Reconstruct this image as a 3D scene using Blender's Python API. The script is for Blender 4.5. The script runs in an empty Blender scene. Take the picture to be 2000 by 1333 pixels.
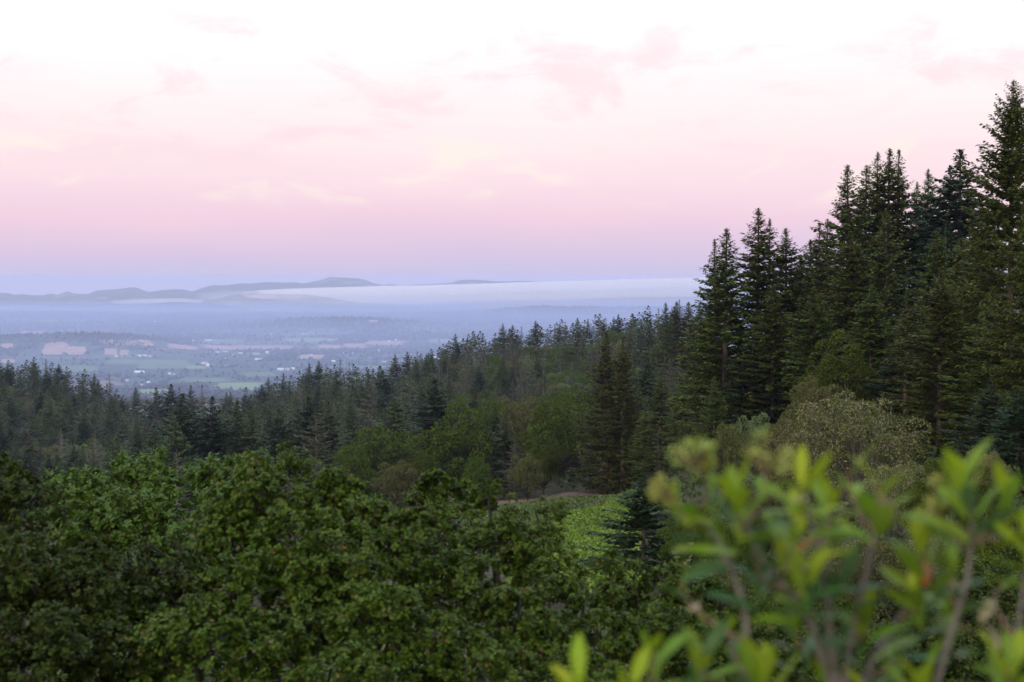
import bpy, math, random
import numpy as np
from mathutils import Vector, Matrix, Quaternion

sc = bpy.context.scene
R = math.radians
CAMZ = 300.0            # camera height above the valley floor, metres
FPX = 2778.0            # focal length in photograph pixels (50 mm on 36 mm, 2000 px wide)
HORIZON = 545.0
PITCH = math.atan((666.5 - HORIZON) / FPX)

# ------------------------------------------------------------------ camera
cam = bpy.data.cameras.new('camera'); cam_o = bpy.data.objects.new('camera', cam)
sc.collection.objects.link(cam_o); sc.camera = cam_o
cam.lens = 50; cam.sensor_width = 36; cam.clip_start = 0.05; cam.clip_end = 90000
cam_o.location = (0, 0, CAMZ); cam_o.rotation_euler = (math.pi / 2 - PITCH, 0, 0)
cam.dof.use_dof = True; cam.dof.focus_distance = 260; cam.dof.aperture_fstop = 3.2

# ------------------------------------------------------------------ sky
w = bpy.data.worlds.new('World'); sc.world = w; w.use_nodes = True
nt = w.node_tree; N = nt.nodes; L = nt.links
for n in list(N): N.remove(n)
def node(t, **kw):
    n = N.new(t)
    for k, v in kw.items(): setattr(n, k, v)
    return n
def wmath(op, a, b=None, c=None):
    n = node('ShaderNodeMath', operation=op)
    for i, v in enumerate((a, b, c)):
        if v is None: continue
        if isinstance(v, (int, float)): n.inputs[i].default_value = v
        else: L.new(v, n.inputs[i])
    return n.outputs[0]
def wmix(fac, a, b, blend='MIX'):
    n = node('ShaderNodeMix', data_type='RGBA', blend_type=blend)
    for sock, v in ((n.inputs['Factor'], fac), (n.inputs[6], a), (n.inputs[7], b)):
        if isinstance(v, (int, float)): sock.default_value = v
        elif isinstance(v, tuple): sock.default_value = v
        else: L.new(v, sock)
    return n.outputs[2]
SUN_EL, SUN_ROT = R(9), R(200)          # low, behind and to the left of the camera
tc = node('ShaderNodeTexCoord'); sep = node('ShaderNodeSeparateXYZ'); L.new(tc.outputs['Generated'], sep.inputs[0])
el = sep.outputs['Z']
# large soft swell so that the colour belts are not ruler-straight
sw_map = node('ShaderNodeMapping'); sw_map.inputs['Scale'].default_value = (2.2, 2.2, 9.0); L.new(tc.outputs['Generated'], sw_map.inputs[0])
sw = node('ShaderNodeTexNoise'); sw.inputs['Scale'].default_value = 1.6; sw.inputs['Detail'].default_value = 3; L.new(sw_map.outputs[0], sw.inputs['Vector'])
el2 = wmath('ADD', el, wmath('MULTIPLY', wmath('SUBTRACT', sw.outputs[0], 0.5), 0.035))
ramp = node('ShaderNodeValToRGB'); L.new(wmath('MULTIPLY', wmath('MAXIMUM', el2, 0.0), 1.0), ramp.inputs[0])
stops = [(0.0, (0.62, 0.56, 0.76)), (0.008, (0.64, 0.56, 0.77)), (0.020, (0.72, 0.575, 0.77)), (0.042, (0.88, 0.63, 0.76)), (0.068, (0.97, 0.74, 0.81)),
         (0.095, (1.0, 0.83, 0.86)), (0.125, (1.02, 0.91, 0.92)), (0.16, (1.06, 1.0, 1.0)), (0.20, (1.12, 1.10, 1.10)), (0.45, (1.25, 1.32, 1.50)), (1.0, (1.02, 1.34, 2.15))]
cr = ramp.color_ramp
while len(cr.elements) < len(stops): cr.elements.new(0.5)
for e, (p, c) in zip(cr.elements, stops): e.position = p; e.color = (*c, 1)
cr.interpolation = 'LINEAR'
# clouds: soft puffs, flattened towards the horizon
def clouds(scale, detail, lo, hi, off, dist=0.0, rough=0.55):
    m = node('ShaderNodeMapping'); m.inputs['Location'].default_value = off; m.inputs['Scale'].default_value = (1.0, 1.0, 2.6)
    L.new(tc.outputs['Generated'], m.inputs[0])
    n = node('ShaderNodeTexNoise'); n.inputs['Scale'].default_value = scale; n.inputs['Detail'].default_value = detail
    n.inputs['Distortion'].default_value = dist; n.inputs['Roughness'].default_value = rough
    L.new(m.outputs[0], n.inputs['Vector'])
    r = node('ShaderNodeMapRange', interpolation_type='SMOOTHSTEP'); r.inputs['From Min'].default_value = lo; r.inputs['From Max'].default_value = hi
    L.new(n.outputs[0], r.inputs['Value']); return r.outputs[0]
def band(a, b, c, d):
    r1 = node('ShaderNodeMapRange', interpolation_type='SMOOTHSTEP'); r1.inputs['From Min'].default_value = a; r1.inputs['From Max'].default_value = b
    r2 = node('ShaderNodeMapRange', interpolation_type='SMOOTHSTEP'); r2.inputs['From Min'].default_value = c; r2.inputs['From Max'].default_value = d
    L.new(el, r1.inputs['Value']); L.new(el, r2.inputs['Value'])
    return wmath('MULTIPLY', r1.outputs[0], wmath('SUBTRACT', 1.0, r2.outputs[0]))
pink = wmath('MULTIPLY', clouds(11.0, 8, 0.46, 0.66, (2.6, 1.7, 0.35), 0.5, 0.6), band(0.06, 0.10, 0.15, 0.21))
cream = wmath('MULTIPLY', clouds(11.0, 5, 0.52, 0.68, (4.4, 2.1, 0.9), 0.8), band(0.045, 0.065, 0.085, 0.115))
col = wmix(wmath('MULTIPLY', pink, 0.6), ramp.outputs[0], (0.97, 0.72, 0.78, 1))
col = wmix(wmath('MULTIPLY', cream, 0.7), col, (1.02, 0.90, 0.80, 1))
sky = node('ShaderNodeTexSky', sky_type='NISHITA'); sky.sun_disc = False; sky.sun_elevation = SUN_EL; sky.sun_rotation = SUN_ROT
bg1 = node('ShaderNodeBackground'); bg1.inputs[1].default_value = 1.0; L.new(col, bg1.inputs[0])
bg2 = node('ShaderNodeBackground'); bg2.inputs[1].default_value = 0.006; L.new(sky.outputs[0], bg2.inputs[0])
add = node('ShaderNodeAddShader'); L.new(bg1.outputs[0], add.inputs[0]); L.new(bg2.outputs[0], add.inputs[1])
out = node('ShaderNodeOutputWorld'); L.new(add.outputs[0], out.inputs[0])

# ------------------------------------------------------------------ sun: only the soft afterglow behind the camera is left
sun = bpy.data.lights.new('sun', 'SUN'); sun.energy = 1.3; sun.angle = R(28); sun.color = (1.0, 0.86, 0.72)
sun_o = bpy.data.objects.new('sun', sun); sc.collection.objects.link(sun_o)
sd = Vector((math.sin(R(-145)) * math.cos(R(30)), math.cos(R(-145)) * math.cos(R(30)), math.sin(R(30))))
sun_o.rotation_euler = sd.to_track_quat('Z', 'Y').to_euler(); sun_o.location = (0, 0, 800)

vs = sc.view_settings; vs.view_transform = 'Standard'; vs.look = 'None'; vs.exposure = 0; vs.gamma = 1; vs.use_curve_mapping = False
cy = sc.cycles; cy.use_denoising = True; cy.max_bounces = 5; cy.diffuse_bounces = 2; cy.adaptive_threshold = 0.02; cy.glossy_bounces = 1; cy.transmission_bounces = 2
cy.volume_bounces = 4; cy.transparent_max_bounces = 32; cy.sample_clamp_indirect = 4.0
try: cy.denoiser = 'OPENIMAGEDENOISE'; cy.denoising_prefilter = 'ACCURATE'
except Exception: pass

# ------------------------------------------------------------------ helpers
def at(px, py, d):
    """The point at forward distance d (world Y) that the photograph shows at pixel px, py."""
    u = (px - 1000) / FPX; v = (666.5 - py) / FPX
    c, s = math.cos(PITCH), math.sin(PITCH)
    t = d / (c + v * s)
    return (u * t, d, CAMZ + t * (v * c - s))
def zpy(py, d): return at(1000, py, d)[2] - CAMZ
def to_px(x, y, z):
    c, s = math.cos(PITCH), math.sin(PITCH); z = z - CAMZ
    f = y * c - z * s; u = y * s + z * c
    return 1000 + FPX * x / f, 666.5 - FPX * u / f

def _hash(ix, iy, seed):
    h = (ix.astype(np.int64) * 374761393 + iy.astype(np.int64) * 668265263 + seed * 974711) & 0x7fffffff
    h = ((h ^ (h >> 13)) * 1274126177) & 0x7fffffff
    return ((h ^ (h >> 16)) & 0xffff) / 65535.0
def vnoise(x, y, seed=0):
    x = np.asarray(x, float); y = np.asarray(y, float)
    ix = np.floor(x); iy = np.floor(y); fx = x - ix; fy = y - iy
    fx = fx * fx * (3 - 2 * fx); fy = fy * fy * (3 - 2 * fy)
    a = _hash(ix, iy, seed); b = _hash(ix + 1, iy, seed); c = _hash(ix, iy + 1, seed); d = _hash(ix + 1, iy + 1, seed)
    return (a * (1 - fx) + b * fx) * (1 - fy) + (c * (1 - fx) + d * fx) * fy - 0.5
def fbm(x, y, seed=0, octs=4):
    s = 0; a = 1.0
    for o in range(octs): s = s + a * vnoise(x * 2 ** o, y * 2 ** o, seed + o); a *= 0.5
    return s

def mesh_from(name, V, F, mat=None, smooth=False):
    """V: n x 3, F: m x k faces (k = 3 or 4) or a list of such arrays."""
    V = np.asarray(V, np.float32).reshape(-1, 3)
    Fs = [np.asarray(f, np.int32) for f in (F if isinstance(F, list) else [F]) if len(f)]
    me = bpy.data.meshes.new(name)
    me.vertices.add(len(V)); me.vertices.foreach_set('co', V.ravel())
    idx = np.concatenate([f.ravel() for f in Fs]); tot = np.concatenate([np.full(len(f), f.shape[1], np.int32) for f in Fs])
    start = np.concatenate([[0], np.cumsum(tot)[:-1]]).astype(np.int32)
    me.loops.add(len(idx)); me.loops.foreach_set('vertex_index', idx)
    me.polygons.add(len(tot)); me.polygons.foreach_set('loop_start', start)
    me.polygons.foreach_set('use_smooth', np.full(len(tot), smooth, bool))
    me.update(calc_edges=True)
    if mat: me.materials.append(mat)
    return me
def obj(name, me, parent=None, loc=None):
    o = bpy.data.objects.new(name, me); sc.collection.objects.link(o)
    if parent: o.parent = parent
    if loc is not None: o.location = loc
    return o
def tag(o, label=None, cat=None, group=None, kind=None):
    for k, v in (('label', label), ('category', cat), ('group', group), ('kind', kind)):
        if v: o[k] = v
    return o
def empty(name, loc, rz=0.0, scale=(1, 1, 1)):
    o = bpy.data.objects.new(name, None); sc.collection.objects.link(o)
    o.location = loc; o.rotation_euler = (0, 0, rz); o.scale = scale; o.empty_display_size = 0.2
    return o
def unit(v): return v / np.maximum(np.linalg.norm(v, axis=-1, keepdims=True), 1e-9)

class Tubes:
    """Collects tapered tubes into one mesh."""
    def __init__(s): s.V = []; s.F = []; s.n = 0
    def add(s, pts, rad, k=6, cap=True):
        pts = np.asarray(pts, float); rad = np.asarray(rad, float); m = len(pts)
        d = unit(np.gradient(pts, axis=0))
        ref = np.where(np.abs(d[:, 2:3]) > 0.9, np.array([[1.0, 0, 0]]), np.array([[0, 0, 1.0]]))
        a = unit(np.cross(d, ref)); b = np.cross(d, a)
        th = np.arange(k) * 2 * math.pi / k
        ring = pts[:, None, :] + rad[:, None, None] * (np.cos(th)[None, :, None] * a[:, None, :] + np.sin(th)[None, :, None] * b[:, None, :])
        s.V.append(ring.reshape(-1, 3))
        i = np.arange(m - 1)[:, None] * k + np.arange(k)[None, :]; j = np.arange(m - 1)[:, None] * k + (np.arange(k)[None, :] + 1) % k
        s.F.append(np.stack([i, j, j + k, i + k], -1).reshape(-1, 4) + s.n); s.n += m * k
    def mesh(s, name, mat): return mesh_from(name, np.concatenate(s.V), np.concatenate(s.F), mat, True)

def cards(P, A, Nn, ln, wd, cup=0.0):
    """Leaf or needle-spray faces: a pointed quad each. P base, A direction, Nn rough normal."""
    A = unit(A); B = unit(np.cross(A, Nn)); C = np.cross(B, A)
    ln = ln[:, None]; wd = wd[:, None]
    mid = P + A * ln * 0.5
    V = np.stack([P, mid + B * wd + C * cup * wd, P + A * ln, mid - B * wd + C * cup * wd], 1).reshape(-1, 3)
    F = np.arange(len(P) * 4).reshape(-1, 4)
    return V, F
def leaves6(P, A, Nn, ln, wd, fold=0.25):
    """Six-cornered leaf folded along its midrib (two quads)."""
    A = unit(A); B = unit(np.cross(A, Nn)); C = np.cross(B, A)
    l = ln[:, None]; w = wd[:, None]
    V = np.stack([P, P + A * l * .3 + B * w + C * w * fold, P + A * l * .72 + B * w * .85 + C * w * fold, P + A * l,
                  P + A * l * .72 - B * w * .85 + C * w * fold, P + A * l * .3 - B * w + C * w * fold], 1).reshape(-1, 3)
    b = np.arange(len(P))[:, None] * 6
    F = np.concatenate([b + np.array([[0, 1, 2, 3]]), b + np.array([[3, 4, 5, 0]])])
    return V, F

# ------------------------------------------------------------------ materials
def mat_new(name):
    m = bpy.data.materials.new(name); m.use_nodes = True
    t = m.node_tree
    for n in list(t.nodes): t.nodes.remove(n)
    return m, t
def foliage(name, c1, c2, c3=None, f3=0.0, trans=0.25, rough=0.55, spec=0.3, vary=0.35, zscale=None, hue=(0.475, 0.52)):
    """Leaves: colour differs leaf by leaf (random per island) and tree by tree (random per object); c3 is a rarer leaf colour."""
    m, t = mat_new(name); n = t.nodes; l = t.links
    g = n.new('ShaderNodeNewGeometry'); oi = n.new('ShaderNodeObjectInfo')
    mx = n.new('ShaderNodeMix'); mx.data_type = 'RGBA'; mx.inputs[6].default_value = (*c1, 1); mx.inputs[7].default_value = (*c2, 1)
    l.new(g.outputs['Random Per Island'], mx.inputs['Factor']); c = mx.outputs[2]
    if c3:
        mm = n.new('ShaderNodeMath'); mm.operation = 'MULTIPLY'; mm.inputs[1].default_value = 37.13
        fr = n.new('ShaderNodeMath'); fr.operation = 'FRACT'; lt = n.new('ShaderNodeMath'); lt.operation = 'LESS_THAN'; lt.inputs[1].default_value = f3
        l.new(g.outputs['Random Per Island'], mm.inputs[0]); l.new(mm.outputs[0], fr.inputs[0]); l.new(fr.outputs[0], lt.inputs[0])
        m3 = n.new('ShaderNodeMix'); m3.data_type = 'RGBA'; m3.inputs[7].default_value = (*c3, 1)
        l.new(lt.outputs[0], m3.inputs['Factor']); l.new(c, m3.inputs[6]); c = m3.outputs[2]
    # broad patches of growth through the crown
    tcn = n.new('ShaderNodeTexCoord'); nz = n.new('ShaderNodeTexNoise'); nz.inputs['Scale'].default_value = zscale or 0.5; nz.inputs['Detail'].default_value = 2
    l.new(tcn.outputs['Object'], nz.inputs['Vector'])
    ad = n.new('ShaderNodeMath'); ad.operation = 'ADD'; l.new(oi.outputs['Random'], ad.inputs[0]); l.new(nz.outputs[0], ad.inputs[1])
    mr = n.new('ShaderNodeMapRange'); mr.inputs['From Min'].default_value = 0.3; mr.inputs['From Max'].default_value = 1.7
    mr.inputs['To Min'].default_value = 1 - vary; mr.inputs['To Max'].default_value = 1 + vary; l.new(ad.outputs[0], mr.inputs['Value'])
    hs = n.new('ShaderNodeHueSaturation'); l.new(c, hs.inputs['Color']); l.new(mr.outputs[0], hs.inputs['Value'])
    hm = n.new('ShaderNodeMapRange'); hm.inputs['To Min'].default_value = hue[0]; hm.inputs['To Max'].default_value = hue[1]; l.new(oi.outputs['Random'], hm.inputs['Value']); l.new(hm.outputs[0], hs.inputs['Hue'])
    p = n.new('ShaderNodeBsdfPrincipled'); p.inputs['Roughness'].default_value = rough; p.inputs['Specular IOR Level'].default_value = spec
    l.new(hs.outputs[0], p.inputs['Base Color'])
    tr = n.new('ShaderNodeBsdfTranslucent'); l.new(hs.outputs[0], tr.inputs[0])
    ms = n.new('ShaderNodeMixShader'); ms.inputs[0].default_value = trans; l.new(p.outputs[0], ms.inputs[1]); l.new(tr.outputs[0], ms.inputs[2])
    o = n.new('ShaderNodeOutputMaterial'); l.new(ms.outputs[0], o.inputs[0])
    return m
def rough_mat(name, c1, c2, scale=3.0, bump=0.3, rough=0.9, stretch=(1, 1, 1), detail=6):
    m, t = mat_new(name); n = t.nodes; l = t.links
    tcn = n.new('ShaderNodeTexCoord'); mp = n.new('ShaderNodeMapping'); mp.inputs['Scale'].default_value = stretch; l.new(tcn.outputs['Object'], mp.inputs[0])
    nz = n.new('ShaderNodeTexNoise'); nz.inputs['Scale'].default_value = scale; nz.inputs['Detail'].default_value = detail; l.new(mp.outputs[0], nz.inputs['Vector'])
    rp = n.new('ShaderNodeValToRGB'); rp.color_ramp.elements[0].position = 0.3; rp.color_ramp.elements[1].position = 0.7
    rp.color_ramp.elements[0].color = (*c1, 1); rp.color_ramp.elements[1].color = (*c2, 1); l.new(nz.outputs[0], rp.inputs[0])
    p = n.new('ShaderNodeBsdfPrincipled'); p.inputs['Roughness'].default_value = rough; p.inputs['Specular IOR Level'].default_value = 0.2; l.new(rp.outputs[0], p.inputs['Base Color'])
    b = n.new('ShaderNodeBump'); b.inputs['Strength'].default_value = bump; l.new(nz.outputs[0], b.inputs['Height']); l.new(b.outputs[0], p.inputs['Normal'])
    o = n.new('ShaderNodeOutputMaterial'); l.new(p.outputs[0], o.inputs[0])
    return m
M = {}
M['redwood'] = foliage('redwood_needles', (0.047, 0.070, 0.010), (0.096, 0.116, 0.017), (0.14, 0.100, 0.022), 0.07, trans=.12, rough=.7, spec=.12)
M['fir'] = foliage('fir_needles', (0.038, 0.060, 0.018), (0.072, 0.094, 0.026), (0.12, 0.10, 0.045), 0.06, trans=.12, rough=.7, spec=.12)
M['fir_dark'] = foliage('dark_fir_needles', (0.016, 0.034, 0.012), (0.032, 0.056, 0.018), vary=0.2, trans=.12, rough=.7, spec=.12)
M['fir_grey'] = foliage('thin_fir_needles', (0.055, 0.068, 0.032), (0.095, 0.100, 0.048), (0.16, 0.125, 0.075), 0.15, rough=.7, spec=.12)
M['oak'] = foliage('oak_leaves', (0.017, 0.036, 0.003), (0.068, 0.098, 0.005), (0.10, 0.065, 0.022), 0.035, trans=0.20, rough=0.5, spec=0.13, vary=0.5, zscale=0.9, hue=(.488, .502))
M['oak_fresh'] = foliage('fresh_oak_leaves', (0.050, 0.105, 0.008), (0.095, 0.165, 0.012), (0.13, 0.08, 0.03), 0.02, trans=0.3, rough=0.45, spec=0.25, vary=0.3, zscale=1.2)
M['broad'] = foliage('broadleaf_crown', (0.036, 0.060, 0.006), (0.082, 0.112, 0.009), trans=0.15, spec=.12)
M['broad_olive'] = foliage('olive_broadleaf_crown', (0.072, 0.078, 0.018), (0.120, 0.118, 0.026), (0.17, 0.15, 0.07), 0.1, trans=0.2, spec=.15)
M['madrone'] = foliage('madrone_crown', (0.085, 0.115, 0.035), (0.145, 0.165, 0.055), trans=0.2, spec=.2)
M['lichen'] = foliage('lichen_oak_crown', (0.15, 0.130, 0.045), (0.29, 0.25, 0.11), (0.060, 0.088, 0.014), 0.5, trans=0.2, spec=.1)
M['vine'] = foliage('vine_leaves', (0.115, 0.15, 0.014), (0.20, 0.235, 0.026), (0.07, 0.11, 0.014), 0.3, trans=0.25, spec=.15, zscale=0.06)
M['weeds'] = foliage('weed_leaves', (0.05, 0.085, 0.018), (0.10, 0.13, 0.03), (0.15, 0.12, 0.05), 0.2, spec=.15)
M['scrub'] = foliage('scrub_leaves', (0.030, 0.052, 0.010), (0.065, 0.085, 0.016), (0.11, 0.09, 0.04), 0.12, spec=.12, zscale=.15)
M['valley_trees'] = foliage('valley_tree_crowns', (0.028, 0.046, 0.022), (0.055, 0.072, 0.032), vary=0.3, zscale=0.002)
M['bark'] = rough_mat('reddish_bark', (0.075, 0.052, 0.040), (0.17, 0.12, 0.092), 2.5, 0.6, stretch=(3, 3, 0.35))
M['bark_grey'] = rough_mat('grey_bark', (0.09, 0.077, 0.06), (0.24, 0.205, 0.165), 3, 0.6, stretch=(2, 2, 0.5))
M['bark_oak'] = rough_mat('oak_bark', (0.025, 0.021, 0.016), (0.075, 0.063, 0.05), 5, 0.6)
M['twig'] = rough_mat('grey_twig_bark', (0.13, 0.11, 0.09), (0.27, 0.235, 0.20), 14, 0.4)
M['twig_young'] = rough_mat('young_red_twig_bark', (0.15, 0.075, 0.05), (0.24, 0.16, 0.09), 20, 0.3)

# ------------------------------------------------------------------ terrain: one heightfield from ridge profiles
def Z(*pairs): return [(p, z) for p, z in pairs]
def PY(d, *pairs): return [(p, zpy(y, d)) for p, y in pairs]
ROWS = [
 (-80, Z((0, 2.0))), (0.5, Z((0, -1.75))), (4, Z((0, -2.5))), (9, Z((0, -6.0))), (14, Z((0, -7.6))), (30, Z((0, -10.0), (1000, -10.5), (2000, -9.5))),
 (60, Z((0, -15), (1100, -13.4), (2000, -11.5))),
 (100, Z((-500, -22), (0, -21), (600, -20), (1100, -18.2), (1500, -16), (1700, -15), (2000, -12), (2600, -4))),
 (150, Z((-500, -32), (0, -31), (600, -28), (1100, -24.5), (1250, -24), (1340, -21), (1440, -15.5), (1700, -12.5), (2000, -9), (2600, 2))),
 (185, Z((-500, -38), (0, -36), (600, -33), (1100, -28.6), (1220, -28.4), (1330, -24), (1450, -17), (1700, -13), (2000, -9), (2600, 4))),
 (300, Z((-500, -55), (0, -53), (300, -48), (600, -45), (900, -43), (1150, -39), (1350, -32), (1600, -26), (2000, -16), (2600, 0))),
 (450, Z((-500, -66), (0, -64), (300, -64), (600, -57), (900, -47), (1150, -41), (1370, -34), (1600, -30), (2000, -22), (2600, -5))),
 (600, Z((-500, -62), (0, -64), (150, -66), (300, -80), (430, -76), (600, -60), (760, -57), (900, -44), (1000, -39), (1150, -35), (1300, -30), (1400, -28), (1700, -28), (2000, -24))),
 (750, Z((-500, -55), (0, -61), (100, -61), (200, -71), (260, -82), (330, -92), (430, -84), (520, -74), (600, -66), (760, -64), (900, -49), (1000, -44), (1150, -42), (1300, -38), (2000, -30))),
 (950, Z((-500, -90), (0, -98), (300, -125), (430, -115), (600, -102), (900, -85), (1150, -80), (2000, -60))),
 (1500, Z((-500, -190), (1000, -190), (2000, -150))), (2600, Z((0, -285), (2000, -260))), (3500, Z((0, -300), (2500, -290))), (5600, Z((0, -300))),
 (6500, Z((-900, -255), (-300, -240), (0, -235), (60, -231), (120, -224), (180, -226), (250, -236), (330, -262), (420, -294), (500, -300))),
 (7800, Z((0, -299))),
 (9500, Z((420, -296), (480, -262), (560, -236), (640, -226), (720, -229), (800, -246), (860, -270), (950, -294), (1100, -298))),
 (11000, Z((0, -291))),
 (12500, Z((-500, -240), (0, -262), (300, -270), (600, -272), (850, -262), (950, -240), (1000, -212), (1060, -200), (1130, -204), (1250, -212), (1400, -215), (2400, -180))),
 (14000, Z((0, -285))),
 (15500, Z((-800, -200), (0, -222), (100, -216), (200, -226), (290, -222), (320, -206), (345, -196), (375, -206), (393, -222), (420, -165), (450, -118), (500, -92), (530, -90), (600, -110), (700, -200), (900, -270), (1400, -260))),
 (18000, Z((0, -258))),
 (22000, PY(22000, (-900, 560), (-500, 566), (-200, 570), (0, 572), (15, 572), (32, 577), (40, 574), (58, 577), (85, 577), (101, 573), (113, 577), (132, 569), (145, 574), (172, 575), (187, 568), (200, 567), (230, 565),
               (257, 561), (270, 562), (285, 569), (296, 570), (310, 567), (345, 565), (360, 566), (376, 570), (397, 562), (418, 557), (440, 558), (473, 553), (485, 555), (520, 551), (560, 552), (577, 551), (590, 554), (605, 552), (630, 546),
               (645, 540.5), (672, 542), (690, 543), (700, 543.5), (716, 547), (728, 553), (750, 557), (764, 554.5), (780, 558), (880, 554), (895, 549), (920, 547), (950, 548), (970, 550), (1010, 549), (1040, 549.5), (1060, 551), (1100, 558), (1400, 563), (2500, 560))),
 (26000, Z((0, -345))), (34000, Z((0, -480)))]
ROWS = [(d_, [(p, max(z_ - 10 / FPX * d_, -316)) for p, z_ in r_] if 6000 < d_ < 20000 else r_) for d_, r_ in ROWS]
RD = np.array([r[0] for r in ROWS], float)
def dwarp(d): return np.sign(d) * np.log1p(np.abs(d) / 5.0)
RU = dwarp(RD)
def ground(x, y, rel=False):
    x = np.asarray(x, float); y = np.asarray(y, float)
    px = 1000 + FPX * x / np.maximum(y, 25.0)
    far = np.clip((y - 3200) / 2500, 0, 1)
    yy = y * (1 + far * np.where(y > 19000, .02, .05) * fbm(px / 260.0, y / 5000.0, 5, 3))
    u = dwarp(np.clip(yy, RD[0], RD[-1] - 1))
    k = np.clip(np.searchsorted(RU, u, side='right') - 1, 0, len(RU) - 2)
    z = np.zeros_like(u)
    prof = [np.interp(px, [p for p, _ in r[1]], [q for _, q in r[1]]) for r in ROWS]
    prof = np.stack([np.broadcast_to(p, u.shape) for p in prof])
    a = np.take_along_axis(prof, k[None], 0)[0]; b = np.take_along_axis(prof, k[None] + 1, 0)[0]
    t = (u - RU[k]) / (RU[k + 1] - RU[k]); ts = t * t * (3 - 2 * t); t = 0.4 * t + 0.6 * ts
    z = a * (1 - t) + b * t
    amp = np.interp(y, [0, 20, 180, 260, 1000, 3000, 4000], [0.05, 0.25, 0.5, 3.0, 5.0, 6.0, 3.0])
    sc_ = np.interp(y, [0, 30, 200, 1000, 4000], [3, 8, 40, 120, 500])
    z = z + amp * fbm(x / 45.0, y / 45.0, 11, 3) * (y < 3500) + 0 * sc_
    relief = np.clip(z + 292, 0, 260) * (y > 4500)
    z = z + relief * np.where(y > 19000, .05, .20) * fbm(x / 900.0, y / 700.0, 31, 5) + 4.0 * fbm(x / 500.0, y / 500.0, 77, 2) * (y > 4500)
    return z + CAMZ
def gz(x, y): return float(ground(np.array([x]), np.array([y]))[0])
def hit(px, py, dmin, dmax=30000):
    """Where the sight line through a photograph pixel meets the ground beyond dmin."""
    d = np.geomspace(dmin, dmax, 1500)
    p = np.array([at(px, py, 1.0)]); s = (p[0] - np.array([0, 0, CAMZ]))
    X = s[0] * d; Zl = CAMZ + s[2] * d
    below = Zl < ground(X, d)
    i = int(np.argmax(below)) if below.any() else len(d) - 1
    return float(X[i]), float(d[i])

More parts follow.
